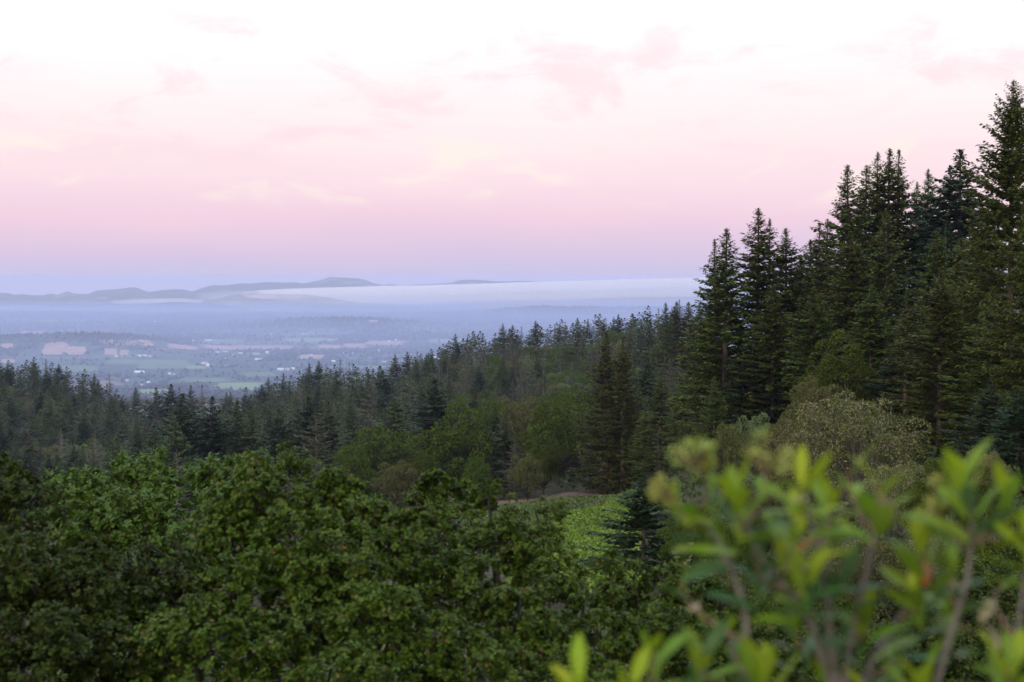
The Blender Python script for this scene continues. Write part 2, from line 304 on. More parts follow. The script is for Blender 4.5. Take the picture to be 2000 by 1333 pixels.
rows_y = np.concatenate([np.linspace(-80, 2, 14)[:-1], np.geomspace(2, 3000, 130)[:-1], np.geomspace(3000, 33500, 230)])
pxg = np.concatenate([np.linspace(-1500, -280, 36)[:-1], np.arange(-280, 2281, 7.0), np.linspace(2275, 3500, 30)[1:]]); sgrid = (pxg - 1000) / FPX
YY, SS = np.meshgrid(rows_y, sgrid, indexing='ij'); XX = SS * (np.where(YY > 60, 0, 60 - np.maximum(YY, 0)) * .8 + np.maximum(YY, 0))
ZZ = ground(XX, YY)
nr, nc = YY.shape
q = (np.arange(nr - 1)[:, None] * nc + np.arange(nc - 1)[None, :]).ravel()
def terrain_mat():
    m, t = mat_new('land'); n = t.nodes; l = t.links
    g = n.new('ShaderNodeNewGeometry'); s = n.new('ShaderNodeSeparateXYZ'); l.new(g.outputs['Position'], s.inputs[0])
    def noise(scale, detail=5, rough=0.55, dist=0.0):
        z = n.new('ShaderNodeTexNoise'); z.inputs['Scale'].default_value = scale; z.inputs['Detail'].default_value = detail; z.inputs['Roughness'].default_value = rough; z.inputs['Distortion'].default_value = dist
        l.new(g.outputs['Position'], z.inputs['Vector']); return z.outputs[0]
    def ramp(v, *st):
        r = n.new('ShaderNodeValToRGB'); e = r.color_ramp.elements
        while len(e) < len(st): e.new(0.5)
        for a, (p, c) in zip(e, st): a.position = p; a.color = (*c, 1)
        l.new(v, r.inputs[0]); return r.outputs[0]
    def mix(f, a, b):
        x = n.new('ShaderNodeMix'); x.data_type = 'RGBA'; l.new(f, x.inputs['Factor']); l.new(a, x.inputs[6]); l.new(b, x.inputs[7]); return x.outputs[2]
    near = ramp(noise(0.6, 8), (0.3, (0.035, 0.030, 0.018)), (0.6, (0.06, 0.055, 0.028)), (0.8, (0.11, 0.095, 0.05)))
    # valley floor: plots of vines, pasture, dry grass
    vo = n.new('ShaderNodeTexVoronoi'); vo.inputs['Scale'].default_value = 0.0026; vo.inputs['Randomness'].default_value = 0.9; l.new(g.outputs['Position'], vo.inputs['Vector'])
    sp = n.new('ShaderNodeSeparateColor'); l.new(vo.outputs['Color'], sp.inputs[0])
    plots = ramp(sp.outputs[0], (0.0, (0.04, 0.058, 0.03)), (0.48, (0.05, 0.07, 0.033)), (0.52, (0.075, 0.11, 0.042)), (0.80, (0.085, 0.12, 0.045)), (0.84, (0.19, 0.135, 0.085)), (1.0, (0.17, 0.13, 0.08)))
    for e in []: pass
    wood = ramp(noise(0.02, 6), (0.35, (0.030, 0.048, 0.024)), (0.65, (0.055, 0.075, 0.036)))
    wf = n.new('ShaderNodeMapRange'); wf.inputs['From Min'].default_value = 0.50; wf.inputs['From Max'].default_value = 0.55; l.new(noise(0.0016, 6, 0.6), wf.inputs['Value'])
    floor = mix(wf.outputs[0], wood, plots)
    # hills: oak wood with straw-coloured openings
    hf = n.new('ShaderNodeMapRange'); hf.inputs['From Min'].default_value = 0.57; hf.inputs['From Max'].default_value = 0.61; l.new(noise(0.0022, 7, 0.62), hf.inputs['Value'])
    straw = ramp(noise(0.01, 4), (0.3, (0.25, 0.18, 0.11)), (0.7, (0.32, 0.24, 0.15)))
    hills = mix(hf.outputs[0], wood, straw)
    zf = n.new('ShaderNodeMapRange'); zf.inputs['From Min'].default_value = 14; zf.inputs['From Max'].default_value = 26; l.new(s.outputs['Z'], zf.inputs['Value'])
    far = mix(zf.outputs[0], floor, hills)
    yf = n.new('ShaderNodeMapRange'); yf.inputs['From Min'].default_value = 1200; yf.inputs['From Max'].default_value = 2500; l.new(s.outputs['Y'], yf.inputs['Value'])
    c = mix(yf.outputs[0], near, far)
    p = n.new('ShaderNodeBsdfPrincipled'); p.inputs['Roughness'].default_value = 0.95; p.inputs['Specular IOR Level'].default_value = 0.1; l.new(c, p.inputs['Base Color'])
    b = n.new('ShaderNodeBump'); b.inputs['Strength'].default_value = 0.5; b.inputs['Distance'].default_value = 0.2; l.new(noise(3.0, 6), b.inputs['Height']); l.new(b.outputs[0], p.inputs['Normal'])
    o = n.new('ShaderNodeOutputMaterial'); l.new(p.outputs[0], o.inputs[0]); return m
land = obj('terrain', mesh_from('terrain', np.stack([XX, YY, ZZ], -1), np.stack([q, q + 1, q + nc + 1, q + nc], -1), terrain_mat(), True))
tag(land, 'wooded hills dropping to a broad valley with mountains beyond', 'terrain', kind='structure')

# ------------------------------------------------------------------ fields on the valley floor
def field_mat(name, c1, c2, sc_=0.012, bands=None):
    m, t = mat_new(name); n = t.nodes; l = t.links
    g = n.new('ShaderNodeNewGeometry'); z = n.new('ShaderNodeTexNoise'); z.inputs['Scale'].default_value = sc_; z.inputs['Detail'].default_value = 6; l.new(g.outputs['Position'], z.inputs['Vector'])
    r = n.new('ShaderNodeValToRGB'); r.color_ramp.elements[0].position = .3; r.color_ramp.elements[1].position = .7
    r.color_ramp.elements[0].color = (*c1, 1); r.color_ramp.elements[1].color = (*c2, 1); l.new(z.outputs[0], r.inputs[0])
    p = n.new('ShaderNodeBsdfPrincipled'); p.inputs['Roughness'].default_value = 0.95; p.inputs['Specular IOR Level'].default_value = 0.1; l.new(r.outputs[0], p.inputs['Base Color'])
    o = n.new('ShaderNodeOutputMaterial'); l.new(p.outputs[0], o.inputs[0]); return m
FG = field_mat('vineyard_green', (0.085, 0.125, 0.05), (0.12, 0.17, 0.065))
FB = field_mat('bright_pasture', (0.14, 0.20, 0.075), (0.19, 0.25, 0.095))
FT = field_mat('dry_grass', (0.30, 0.18, 0.12), (0.42, 0.27, 0.18))
FIELDS = []   # (centre x, y, half width x, half depth y) kept clear of trees
def field(name, px0, px1, py0, py1, mat, label, seed=0, dmin=3000, skew=0.0, kind='structure'):
    rng = np.random.default_rng(seed * 7 + int(px0))
    xl, dn = hit((px0 + px1) / 2, py1, dmin); _, df = hit((px0 + px1) / 2, py0, dmin)
    if df - dn < 60: df = dn + 60
    df = min(df, dn * 1.35)
    nu, nv = 26, 22; V = []
    u = np.linspace(-1, 1, nu); v = np.linspace(0, 1, nv)
    wob = 0.10 * np.array([vnoise(np.array([i * 0.45 + seed]), np.array([3.3 + px0]), 3)[0] for i in range(nv)])
    wob2 = 0.14 * np.array([vnoise(np.array([i * 0.45 + seed]), np.array([9.3 + px1]), 4)[0] for i in range(nv)])
    for j in range(nv):
        d = dn + (df - dn) * v[j]
        lo = ((px0 - 1000) / FPX) * d; hi = ((px1 - 1000) / FPX) * d; wdt = hi - lo
        lo += wdt * (wob[j] * 2 + skew * (v[j] - .5)); hi += wdt * (wob2[j] * 2 + skew * (v[j] - .5))
        lens = math.sqrt(max(0.0, 1 - (2 * v[j] - 1) ** 4)) * 0.35 + 0.65
        mid = (lo + hi) / 2
        xs = mid + u * (hi - lo) / 2 * lens
        V.append(np.stack([xs, np.full(nu, d), ground(xs, np.full(nu, d)) + 1.6], -1))
    V = np.concatenate(V); k = (np.arange(nv - 1)[:, None] * nu + np.arange(nu - 1)[None, :]).ravel()
    o = obj(name, mesh_from(name, V, np.stack([k, k + 1, k + nu + 1, k + nu], -1), mat, True))
    tag(o, label, 'field', kind=kind)
    FIELDS.append((V[:, 0].min(), V[:, 0].max(), dn - 20, df + 20, (V[:, 0].min() + V[:, 0].max()) / 2, (dn + df) / 2))
field('green_field', 422, 512, 749, 764, FB, 'brightest green pasture just above the near treetops', 1)
field('green_field', 205, 268, 703, 713, FG, 'green vineyard plot on the valley floor below the tan hillocks', 2)
field('green_field', 265, 372, 704, 722, FG, 'wide green vineyard plot behind the dark line of valley trees', 3)
field('green_field', 110, 190, 716, 728, FG, 'long green vineyard plot over the crest of the near conifer ridge', 4)
field('green_field', 345, 450, 740, 748, FG, 'thin green strip behind the brightest pasture', 5)
field('green_field', 555, 655, 662, 669, FB, 'pale green strip behind the long tan field', 6)
field('green_field', 400, 470, 664, 673, FG, 'dull green plot behind the long tan field', 7)
field('green_field', 470, 540, 729, 737, FG, 'green plot beside the long white-roofed buildings', 8)
field('green_field', 640, 770, 716, 724, FG, 'green plot behind the pointed firs in mid view', 9)
field('green_field', 840, 940, 664, 670, FB, 'pale green strip beside the conifer crest', 10)
field('green_field', 360, 400, 716, 722, FB, 'small light green plot beside the white winery sheds', 11)
field('green_field', 270, 330, 762, 772, FB, 'small green patch in the gap between two tree crests', 12)
field('dry_field', 82, 128, 670, 694, FT, 'largest tan hillock among the oak woods', 21, skew=.3)
field('dry_field', 128, 164, 678, 694, FT, 'tan slope joined to the largest hillock', 22)
field('dry_field', 203, 228, 682, 694, FT, 'small tan patch between dark woods, bigger of two', 23)
field('dry_field', 233, 250, 685, 696, FT, 'small tan patch between dark woods, narrower of two', 24)
field('dry_field', 274, 300, 666, 679, FT, 'slanting tan clearing alone on the wooded hill', 25, skew=-.6)
field('dry_field', 325, 388, 675, 683, FT, 'tan strip at the start of the long dry field', 26)
field('dry_field', 392, 578, 676, 684, FT, 'longest tan field stretched across the valley floor', 27)
field('dry_field', 0, 25, 672, 681, FT, 'tan slope cut by the picture edge', 28)
field('dry_field', 0, 28, 703, 710, FT, 'faint tan strip low on the wooded slope', 29)
field('dry_field', 672, 712, 672, 682, FT, 'rounded tan field beside white farm buildings', 30)
field('dry_field', 622, 665, 675, 682, FT, 'thin tan field with ragged trees before the low hill', 31)
field('dry_field', 585, 632, 694, 702, FT, 'pale dusty plot round a farmstead', 32)
field('dry_field', 715, 790, 667, 675, FT, 'tan clearing with a pale house on it', 33)
field('dry_field', 40, 86, 648, 654, FT, 'hazy tan strip far off on the hill crest', 34)
field('dry_field', 722, 738, 626, 632, FT, 'tiny hazy tan clearing high on the low hill', 35)
field('dry_field', 745, 775, 706, 710, FT, 'thin tan strip above the pointed firs', 36)

# ------------------------------------------------------------------ valley trees, too far to count
def keep_out(x, y):
    k = np.zeros(len(x), bool)
    for x0, x1, y0, y1, cx, cy_ in FIELDS:
        a = (x - cx) / max((x1 - x0) / 2, 1); b = (y - cy_) / max((y1 - y0) / 2, 1)
        k |= (np.abs(a) < 0.93) & (np.abs(b) < 0.97)
    return k
rng = np.random.default_rng(5)
n0 = 230000
d = 3300 * (13500 / 3300) ** (rng.random(n0) ** 0.85); x = (rng.uniform(-200, 1750, n0) - 1000) / FPX * d
z = ground(x, d); hill = np.clip((z - 10) / 20, 0, 1)
dens = fbm(x / 420, d / 600, 41, 4) + 0.35 * hill + 0.35 * (np.abs(vnoise(x / 650, d / 500, 51)) < 0.035)
keep = (dens > -0.02) | (rng.random(n0) < 0.10); keep &= ~keep_out(x, d) | (rng.random(n0) < 0.02)
keep &= (rng.random(n0) < 0.8)
idx = np.nonzero(keep)[0][:42000]
x, d, z = x[idx], d[idx], z[idx]; m = len(x)
octv = np.array([[1, 0, 0], [0, 1, 0], [-1, 0, 0], [0, -1, 0], [0, 0, 1.0], [0, 0, -.5]])
octf = np.array([[0, 1, 4], [1, 2, 4], [2, 3, 4], [3, 0, 4], [1, 0, 5], [2, 1, 5], [3, 2, 5], [0, 3, 5]])
r = rng.uniform(3.0, 7.5, m) * (1 + 0.35 * (d > 7000)); h = rng.uniform(0.8, 1.9, m) * r
V = octv[None] * np.stack([r, r, h], -1)[:, None, :] * rng.uniform(0.7, 1.3, (m, 6, 1))
V[:, :, 2] += (h * 0.42)[:, None]
V += np.stack([x, d, z], -1)[:, None, :]
F = (octf[None] + (np.arange(m) * 6)[:, None, None]).reshape(-1, 3); Vall = V.reshape(-1, 3)
vt = obj('valley_woods', mesh_from('valley_woods', Vall, F, M['valley_trees'], True))
tag(vt, 'hazy woods and hedgerow trees spread over the valley floor', 'woods', kind='stuff')

# ------------------------------------------------------------------ houses and sheds in the valley
HW = [rough_mat('white_wall', (0.72, 0.69, 0.64), (0.82, 0.8, 0.76), .3, 0), rough_mat('cream_wall', (0.58, 0.50, 0.40), (0.68, 0.6, 0.5), .3, 0)]
HR = [rough_mat('pale_roof', (0.66, 0.64, 0.62), (0.80, 0.78, 0.75), .3, 0), rough_mat('rust_roof', (0.42, 0.26, 0.20), (0.50, 0.33, 0.25), .3, 0), rough_mat('grey_roof', (0.36, 0.35, 0.36), (0.46, 0.45, 0.46), .3, 0)]
HGL = rough_mat('dark_window', (0.03, 0.035, 0.045), (0.05, 0.055, 0.07), .3, 0, rough=0.2)
def house(px, py, wpx, wall, roof, label, group=None, rz=0.0, name='house', hgt=5.0):
    X, D = hit(px, py, 3300, 13000); zg = gz(X, D); wd = wpx / FPX * D; dp = max(9.0, wd * 0.45)
    t = empty(name, (X, D, zg - 0.5), rz); h = hgt
    a, b = wd / 2, dp / 2
    V = [(-a, -b, 0), (a, -b, 0), (a, b, 0), (-a, b, 0), (-a, -b, h), (a, -b, h), (a, b, h), (-a, b, h)]
    obj('wall', mesh_from('wall', V, [np.array([[0, 1, 5, 4], [1, 2, 6, 5], [2, 3, 7, 6], [3, 0, 4, 7]])], HW[wall]), t)
    e = 0.8; k = h + dp * 0.28
    V = [(-a - e, -b - e, h - .3), (a + e, -b - e, h - .3), (a + e, b + e, h - .3), (-a - e, b + e, h - .3), (-a - e, 0, k), (a + e, 0, k)]
    obj('roof', mesh_from('roof', V, [np.array([[0, 1, 5, 4], [2, 3, 4, 5], [3, 2, 1, 0]]), np.array([[1, 2, 5], [3, 0, 4]])], HR[roof]), t)
    nwin = max(2, int(wd / 9)); me = None
    for i in range(min(nwin, 6)):
        cx = -a + wd * (i + .5) / min(nwin, 6)
        V = [(cx - 1.1, -b - .06, 1.4), (cx + 1.1, -b - .06, 1.4), (cx + 1.1, -b - .06, 3.6), (cx - 1.1, -b - .06, 3.6), (cx - 1.1, -b + .1, 1.4), (cx + 1.1, -b + .1, 1.4), (cx + 1.1, -b + .1, 3.6), (cx - 1.1, -b + .1, 3.6)]
        obj('window', mesh_from('window', V, np.array([[0, 1, 2, 3], [1, 5, 6, 2], [4, 0, 3, 7], [3, 2, 6, 7], [4, 5, 1, 0]]), HGL), t)
    tag(t, label, 'house' if name == 'house' else 'shed', group)
HS = [(400, 712, 15, 0, 1, 'rust-roofed winery hall behind the bright white shed', 'winery_shed', 7), (409, 717, 15, 0, 0, 'brightest white winery shed beside a light green plot', 'winery_shed', 7),
 (442, 717, 12, 0, 2, 'grey-roofed shed next along from the bright white winery', 'winery_shed', 5), (441, 703, 5, 0, 0, 'small white house above the grey-roofed shed', 'house', 5),
 (548, 724, 14, 0, 0, 'first of three long white buildings behind the fir tops', 'winery_shed', 6), (562, 723.5, 12, 0, 1, 'middle of three long white buildings, rust roof', 'winery_shed', 6), (572, 723, 8, 0, 0, 'last of three long white buildings behind the fir tops', 'winery_shed', 6),
 (272, 697, 8, 0, 0, 'white house in a row below the slanting tan clearing', 'house', 5), (283, 697, 8, 1, 0, 'cream house in a row below the slanting tan clearing', 'house', 5), (293, 698, 6, 0, 2, 'grey-roofed house ending the row below the clearing', 'house', 5),
 (227, 698, 5, 0, 0, 'lone white house over the green vineyard plot', 'house', 6), (273, 729, 22, 0, 0, 'long pale greenhouse before the dark valley trees', 'winery_shed', 4),
 (331, 732, 6, 0, 0, 'small white shed by the dark line of trees', 'winery_shed', 4), (340, 734, 6, 1, 2, 'small grey-roofed shed by the dark line of trees', 'winery_shed', 4),
 (290, 749, 6, 0, 0, 'white-roofed house low in the valley, one of two', 'house', 4), (248, 745, 6, 0, 2, 'grey-roofed house low in the valley near the ridge', 'house', 4), (275, 755, 9, 1, 1, 'rust-roofed cream house nearest the tree gap', 'house', 5),
 (522, 691, 7, 0, 0, 'tall white house at the end of a pale yard', 'house', 8), (500, 693, 16, 1, 1, 'long rust-roofed barn before the tall white house', 'winery_shed', 4), (505, 704, 16, 1, 0, 'cream barn below the long rust-roofed one', 'winery_shed', 4), (468, 692, 12, 1, 0, 'cream house at the start of the pale yard', 'house', 4),
 (593, 655, 7, 0, 0, 'white house alone at the foot of the low hill', 'house', 7), (530, 655, 3, 0, 0, 'tiny white house at the foot of the low hill', 'house', 6),
 (606, 688, 5, 0, 1, 'rust-roofed white house on the dark flat', 'house', 6), (607, 696, 9, 0, 2, 'farmstead house on the pale dusty plot', 'house', 6), (651, 708, 8, 0, 0, 'bright white house just over the fir tops', 'house', 6), (635, 709, 4, 0, 2, 'small grey-roofed house beside the bright white one', 'house', 5),
 (740, 687, 5, 0, 1, 'glowing cream house with rust roof among dark trees', 'house', 9), (722, 688, 7, 0, 0, 'pale house beside the glowing cream one', 'house', 6), (690, 692, 6, 1, 2, 'cream house half lost among valley trees', 'house', 5), (672, 692, 5, 1, 2, 'dull cream house before the rounded tan field', 'house', 5),
 (836, 663, 7, 0, 1, 'white house on the flat near the conifer crest', 'house', 7), (690, 665, 12, 0, 2, 'long white farm building behind the rounded tan field', 'winery_shed', 5), (760, 669, 5, 0, 0, 'white house on the tan clearing', 'house', 7), (773, 666, 4, 0, 0, 'smaller white house beyond the tan clearing', 'house', 6),
 (845, 701, 16, 0, 0, 'long white building close behind the pointed conifer', 'winery_shed', 6), (860, 703, 12, 0, 1, 'rust-roofed hall behind the pointed conifer', 'winery_shed', 6), (753, 709, 10, 1, 1, 'rust-roofed house above the pointed firs', 'house', 5),
 (407, 667, 14, 1, 0, 'pale barn behind the dull green plot', 'winery_shed', 5), (377, 667, 4, 0, 0, 'tiny white house behind the start of the long field', 'house', 5), (303, 629, 5, 0, 0, 'tiny white house high in the haze', 'house', 6), (440, 688, 8, 0, 2, 'grey-roofed house in the scattered hamlet', 'house', 4), (425, 690, 6, 0, 0, 'white house in the scattered hamlet', 'house', 4), (455, 695, 5, 1, 1, 'rust-roofed house in the scattered hamlet', 'house', 4)]
for i, (px, py, wp, wa, ro, lab, nm, hg) in enumerate(HS):
    house(px, py, wp * 0.85, wa, ro, lab, 'houses and sheds in the valley', (i * 0.37) % 0.5 - 0.25, nm, hg)

# ------------------------------------------------------------------ tree prototypes
def conifer(seed, H, Rr, bare=0.1, nper=6.0, dens=1.0, up=0.35, droop=0.35, power=0.8, card=(0.55, 0.15), limb_vis=1.0, gap=0.12, layer=0.0, trunk_r=None, limb_r=1.0):
    rg = np.random.default_rng(seed); tb = Tubes()
    k = 12; tz = np.linspace(0, 1, k); wob = np.cumsum(rg.normal(0, 0.012 * H / k, (k, 2)), 0)
    tr = trunk_r or H * 0.0135
    axis = np.stack([wob[:, 0], wob[:, 1], tz * H], -1)
    tb.add(axis, tr * (1 - tz) ** 0.8 + 0.03 + 0.35 * tr * np.exp(-tz * 25), 9)
    nb = int(H * nper); Pp, Aa, Nn, Ln, Wd = [], [], [], [], []
    az = rg.random() * 6.28
    ph = rg.random(4) * 6.28
    for i in range(nb):
        t = bare + (1 - bare) * ((i + rg.random()) / nb) ** 0.92
        wl = .7 * (1 - max(0.0, (t - .45) / .55) ** 1.2)
        if layer: t = t * (1 - wl) + wl * (round(t * H / layer) * layer + rg.normal(0, .10 * layer) + .12 * layer * math.sin(az * 2)) / H
        t = min(max(t, bare), 0.995)
        az += 2.4 + rg.normal(0, 0.35)
        lump = 1 + 0.16 * math.sin(3 * az + ph[0] + 7 * t) + 0.13 * math.sin(t * 23 + ph[1]) + 0.10 * math.sin(2 * az + t * 41 + ph[2])
        u = (t - bare) / (1 - bare)
        shape = min(1.0, 0.8 + 2.0 * u) * min(1.0, 1.55 * (1 - u)) ** power + 0.01
        ln = Rr * shape * lump * rg.uniform(0.70, 1.10)
        if rg.random() < gap: ln *= rg.uniform(0.25, 0.6)
        ln = max(ln, 0.15)
        e = up * (u ** 1.2) * 1.05 - droop * (1 - u) + rg.normal(0, 0.10)
        o = np.array([np.interp(t, tz, axis[:, 0]), np.interp(t, tz, axis[:, 1]), t * H])
        hdir = np.array([math.cos(az), math.sin(az), 0.0])
        ns = max(4, int(ln / (card[0] * 0.42) * dens)); s = np.linspace(0.10 if u > .5 else 0.22, 1, ns)
        curve = (s ** 2) * rg.uniform(0.10, 0.30)       # tips lift
        pts = o + hdir * (s * ln * math.cos(e))[:, None] + np.array([0, 0, 1.0]) * (s * ln * math.sin(e) + curve * ln * 0.7)[:, None]
        pts += rg.normal(0, 0.03 * ln, (ns, 3)) * s[:, None] * 0.6
        if ln > 0.8 and rg.random() < limb_vis:
            sel = np.linspace(0, ns - 1, 4).astype(int); bp = np.vstack([o, pts[sel]])
            tb.add(bp, limb_r * np.linspace(0.008 * ln + 0.012, 0.007, 5), 3)
        side = np.array([-hdir[1], hdir[0], 0.0])
        for j in range(3 if dens < .5 else 4 if dens < .96 else 5):
            sg = 1 if j % 2 else -1
            spread = rg.uniform(0.2, 1.25, ns)
            a = hdir[None] * np.cos(spread)[:, None] + sg * side[None] * np.sin(spread)[:, None] + np.array([0, 0, 1.0]) * rg.normal((.14, .05, .08, -.18, -.42)[j], 0.15, ns)[:, None]
            Pp.append(pts + rg.normal(0, 0.07, (ns, 3))); Aa.append(a); Nn.append(np.array([0, 0, 1.0]) + rg.normal(0, 0.36, (ns, 3)))
            f = (1.1 - 0.45 * s) * rg.uniform(0.6, 1.35, ns) * min(1.0, 0.22 + ln / (Rr * 0.42))
            Ln.append(card[0] * f); Wd.append(card[1] * f)
    # leader tuft
    n_ = 26; tt = rg.uniform(0.96, 1.0, n_); a_ = rg.random(n_) * 6.28
    Pp.append(np.stack([np.full(n_, axis[-1, 0]), np.full(n_, axis[-1, 1]), tt * H], -1)); Aa.append(np.stack([np.cos(a_) * .6, np.sin(a_) * .6, rg.uniform(.3, 1.2, n_)], -1)); Nn.append(rg.normal(0, 1, (n_, 3)))
    Ln.append(card[0] * .55 * (1.25 - 18 * (tt - .96))); Wd.append(np.full(n_, card[1] * 0.4))
    V, F = cards(np.concatenate(Pp), np.concatenate(Aa), np.concatenate(Nn), np.concatenate(Ln), np.concatenate(Wd))
    return tb, V, F

def broadleaf(seed, H, Rr, nclump=42, per=150, leaf=(0.34, 0.12), trunk_h=0.32, limbs=True, hang=0.0, flat=0.75):
    rg = np.random.default_rng(seed); tb = Tubes()
    zc = H * (trunk_h + (1 - trunk_h) * 0.5); rz = H * (1 - trunk_h) * 0.5
    tb.add([(0, 0, -.3), (0.1, 0, H * trunk_h * .6), (0.15, .1, H * trunk_h * 1.25), (0.1, .2, zc)], [H * .032, H * .025, H * .02, H * .010], 8)
    P, A, Nn, Ln, Wd = [], [], [], [], []
    ga = 2.39996
    for i in range(nclump):
        y = 1 - 1.55 * (i + .5) / nclump; rr = math.sqrt(max(0, 1 - y * y)); th = i * ga + rg.normal(0, .3)
        rad = rg.uniform(0.50, 1.12)
        c = np.array([math.cos(th) * rr * Rr * rad, math.sin(th) * rr * Rr * rad, zc + y * rz * rad * rg.uniform(.85, 1.08)])
        cr_ = Rr * rg.uniform(0.13, 0.27)
        if limbs:
            b0 = np.array([0.1, .1, H * trunk_h * rg.uniform(.8, 1.5)]); mid = b0 * .5 + c * .5 + np.array([0, 0, -.06 * H])
            tb.add([b0, mid, c * .92 + b0 * .08, c + (c - mid) * .25], [H * .008, H * .0045, H * .002, .008], 4)
            for _ in range(3):
                e = c + unit(rg.normal(0, 1, 3)) * cr_ * .9
                tb.add([c * .8 + mid * .2, (c + e) / 2 + rg.normal(0, .05, 3), e], [H * .003, H * .002, .006], 3)
        n = int(per * (cr_ / (Rr * .22)) ** 2)
        dv = unit(rg.normal(0, 1, (n, 3)) + np.array([0, 0, .55])); rr_ = cr_ * rg.uniform(0.6, 1.05, n) ** 0.5
        p = c + dv * rr_[:, None] * np.array([1.1, 1.1, flat])
        P.append(p); A.append(dv * .6 + rg.normal(0, .6, (n, 3)) - np.array([0, 0, hang])); Nn.append(dv + rg.normal(0, .5, (n, 3)))
        f = rg.uniform(.6, 1.3, n); Ln.append(leaf[0] * f); Wd.append(leaf[1] * f)
    V, F = cards(np.concatenate(P), np.concatenate(A), np.concatenate(Nn), np.concatenate(Ln), np.concatenate(Wd), 0.25)
    return tb, V, F

PROTO = {}
def proto(kind, made, H, crown_mat, bark):
    tb, V, F = made
    PROTO.setdefault(kind, []).append((tb.mesh('trunk', bark), mesh_from('crown', V, F, crown_mat), H, float(np.percentile(np.hypot(V[:, 0], V[:, 1]), 97))))
for s in range(4): proto('redwood', conifer(100 + s, 32, 6.2, bare=0.03, nper=10, dens=1.15, up=0.38, droop=0.20, power=0.85, card=(0.74, 0.19), gap=0.16, layer=1.15, limb_vis=.8), 32, M['redwood'], M['bark'])
for s in range(2): proto('redwood_open', conifer(120 + s, 28, 5.2, bare=0.05, nper=8, dens=1.05, up=0.36, droop=0.18, power=0.88, card=(0.66, 0.17), gap=0.28, layer=1.05), 28, M['redwood'], M['bark'])
proto('redwood_full', conifer(131, 40, 10.5, bare=0.02, nper=13, dens=1.3, up=0.42, droop=0.28, power=0.80, card=(0.80, 0.21), gap=0.10, layer=1.5), 40, M['redwood'], M['bark'])
for s in range(4): proto('fir', conifer(140 + s, 22, 5.8, bare=0.03, nper=8, dens=1.0, up=0.42, droop=0.25, power=1.0, card=(0.78, 0.21), gap=0.2, layer=.9), 22, M['fir'], M['bark_grey'])
for s in range(3): proto('fir_dark', conifer(150 + s, 18, 5.6, bare=0.02, nper=9.5, dens=1.0, up=0.42, droop=0.3, power=1.0, card=(0.72, 0.20), gap=0.1, layer=.8), 18, M['fir_dark'], M['bark_grey'])
for s in range(3): proto('fir_thin', conifer(160 + s, 20, 4.6, bare=0.06, nper=5.4, dens=0.85, up=0.38, droop=0.2, power=0.95, card=(0.60, 0.15), gap=0.33, trunk_r=.17, limb_r=1.8), 20, M['fir_grey'], M['bark_grey'])
for s in range(3): proto('broad', broadleaf(170 + s, 11, 5.2, 62, 250, leaf=(.28, .11), trunk_h=.14), 11, M['broad'], M['bark_oak'])
for s in range(2): proto('broad_olive', broadleaf(180 + s, 11, 5.4, 58, 240, leaf=(.26, .095), trunk_h=.14), 11, M['broad_olive'], M['bark_oak'])
proto('madrone', broadleaf(190, 9, 4.6, 48, 220, leaf=(.24, .09), trunk_h=.16), 9, M['madrone'], M['bark'])
proto('lichen', broadleaf(195, 12, 5.6, 80, 340, leaf=(.22, .055), hang=.55, trunk_h=.12), 12, M['lichen'], M['bark_grey'])
proto('snag', conifer(199, 18, 3.8, bare=0.1, nper=4.6, dens=0.3, up=0.3, droop=0.1, power=0.7, card=(0.35, 0.06), gap=0.15, trunk_r=.18, limb_r=3.2), 18, M['fir_grey'], M['bark_grey'])
NAMES = {'redwood': 'redwood_tree', 'redwood_open': 'redwood_tree', 'redwood_full': 'redwood_tree', 'fir': 'fir_tree', 'fir_dark': 'fir_tree', 'fir_thin': 'fir_tree', 'broad': 'oak_tree', 'broad_olive': 'oak_tree', 'madrone': 'madrone_tree', 'lichen': 'lichen_oak_tree', 'snag': 'dead_tree'}
trng = random.Random(4)
TREES = []    # everything planted: (px, top_py, base_py, half width px, d)
def plant(kind, x, y, H, label, group=None, wide=1.0, rz=None, var=None, z=None, lean=0.0):
    ps = PROTO[kind]; tr, cr_, H0, R0 = ps[(var if var is not None else trng.randrange(len(ps))) % len(ps)]
    s = H / H0; sw_ = s * wide
    zg = gz(x, y) - 0.25 if z is None else z
    t = empty(NAMES[kind], (x, y, zg), rz if rz is not None else trng.uniform(0, 6.28), (sw_, sw_, s))
    if lean: t.rotation_euler[1] = lean
    obj('trunk', tr, t); obj('crown', cr_, t)
    tag(t, label, 'tree', group)
    return t
def hero(kind, px, top, d, label, group=None, wide=1.0, var=None, rz=None):
    if kind.startswith('redwood'): wide *= 1.08 if kind != 'redwood_full' else .82
    if kind.startswith('fir'): wide *= 1.18
    x = (px - 1000) / FPX * d; x = at(px, top, d)[0]
    zt = at(px, top, d)[2]; H = max(3.0, zt - gz(x, d) + 0.25)
    t = plant(kind, x, d, H, label, group, wide * 1.0, rz, var)
    TREES.append((px, top, to_px(x, d, gz(x, d))[1], PROTO[kind][0][3] * H / PROTO[kind][0][2] * wide / d * FPX, d))
    return t

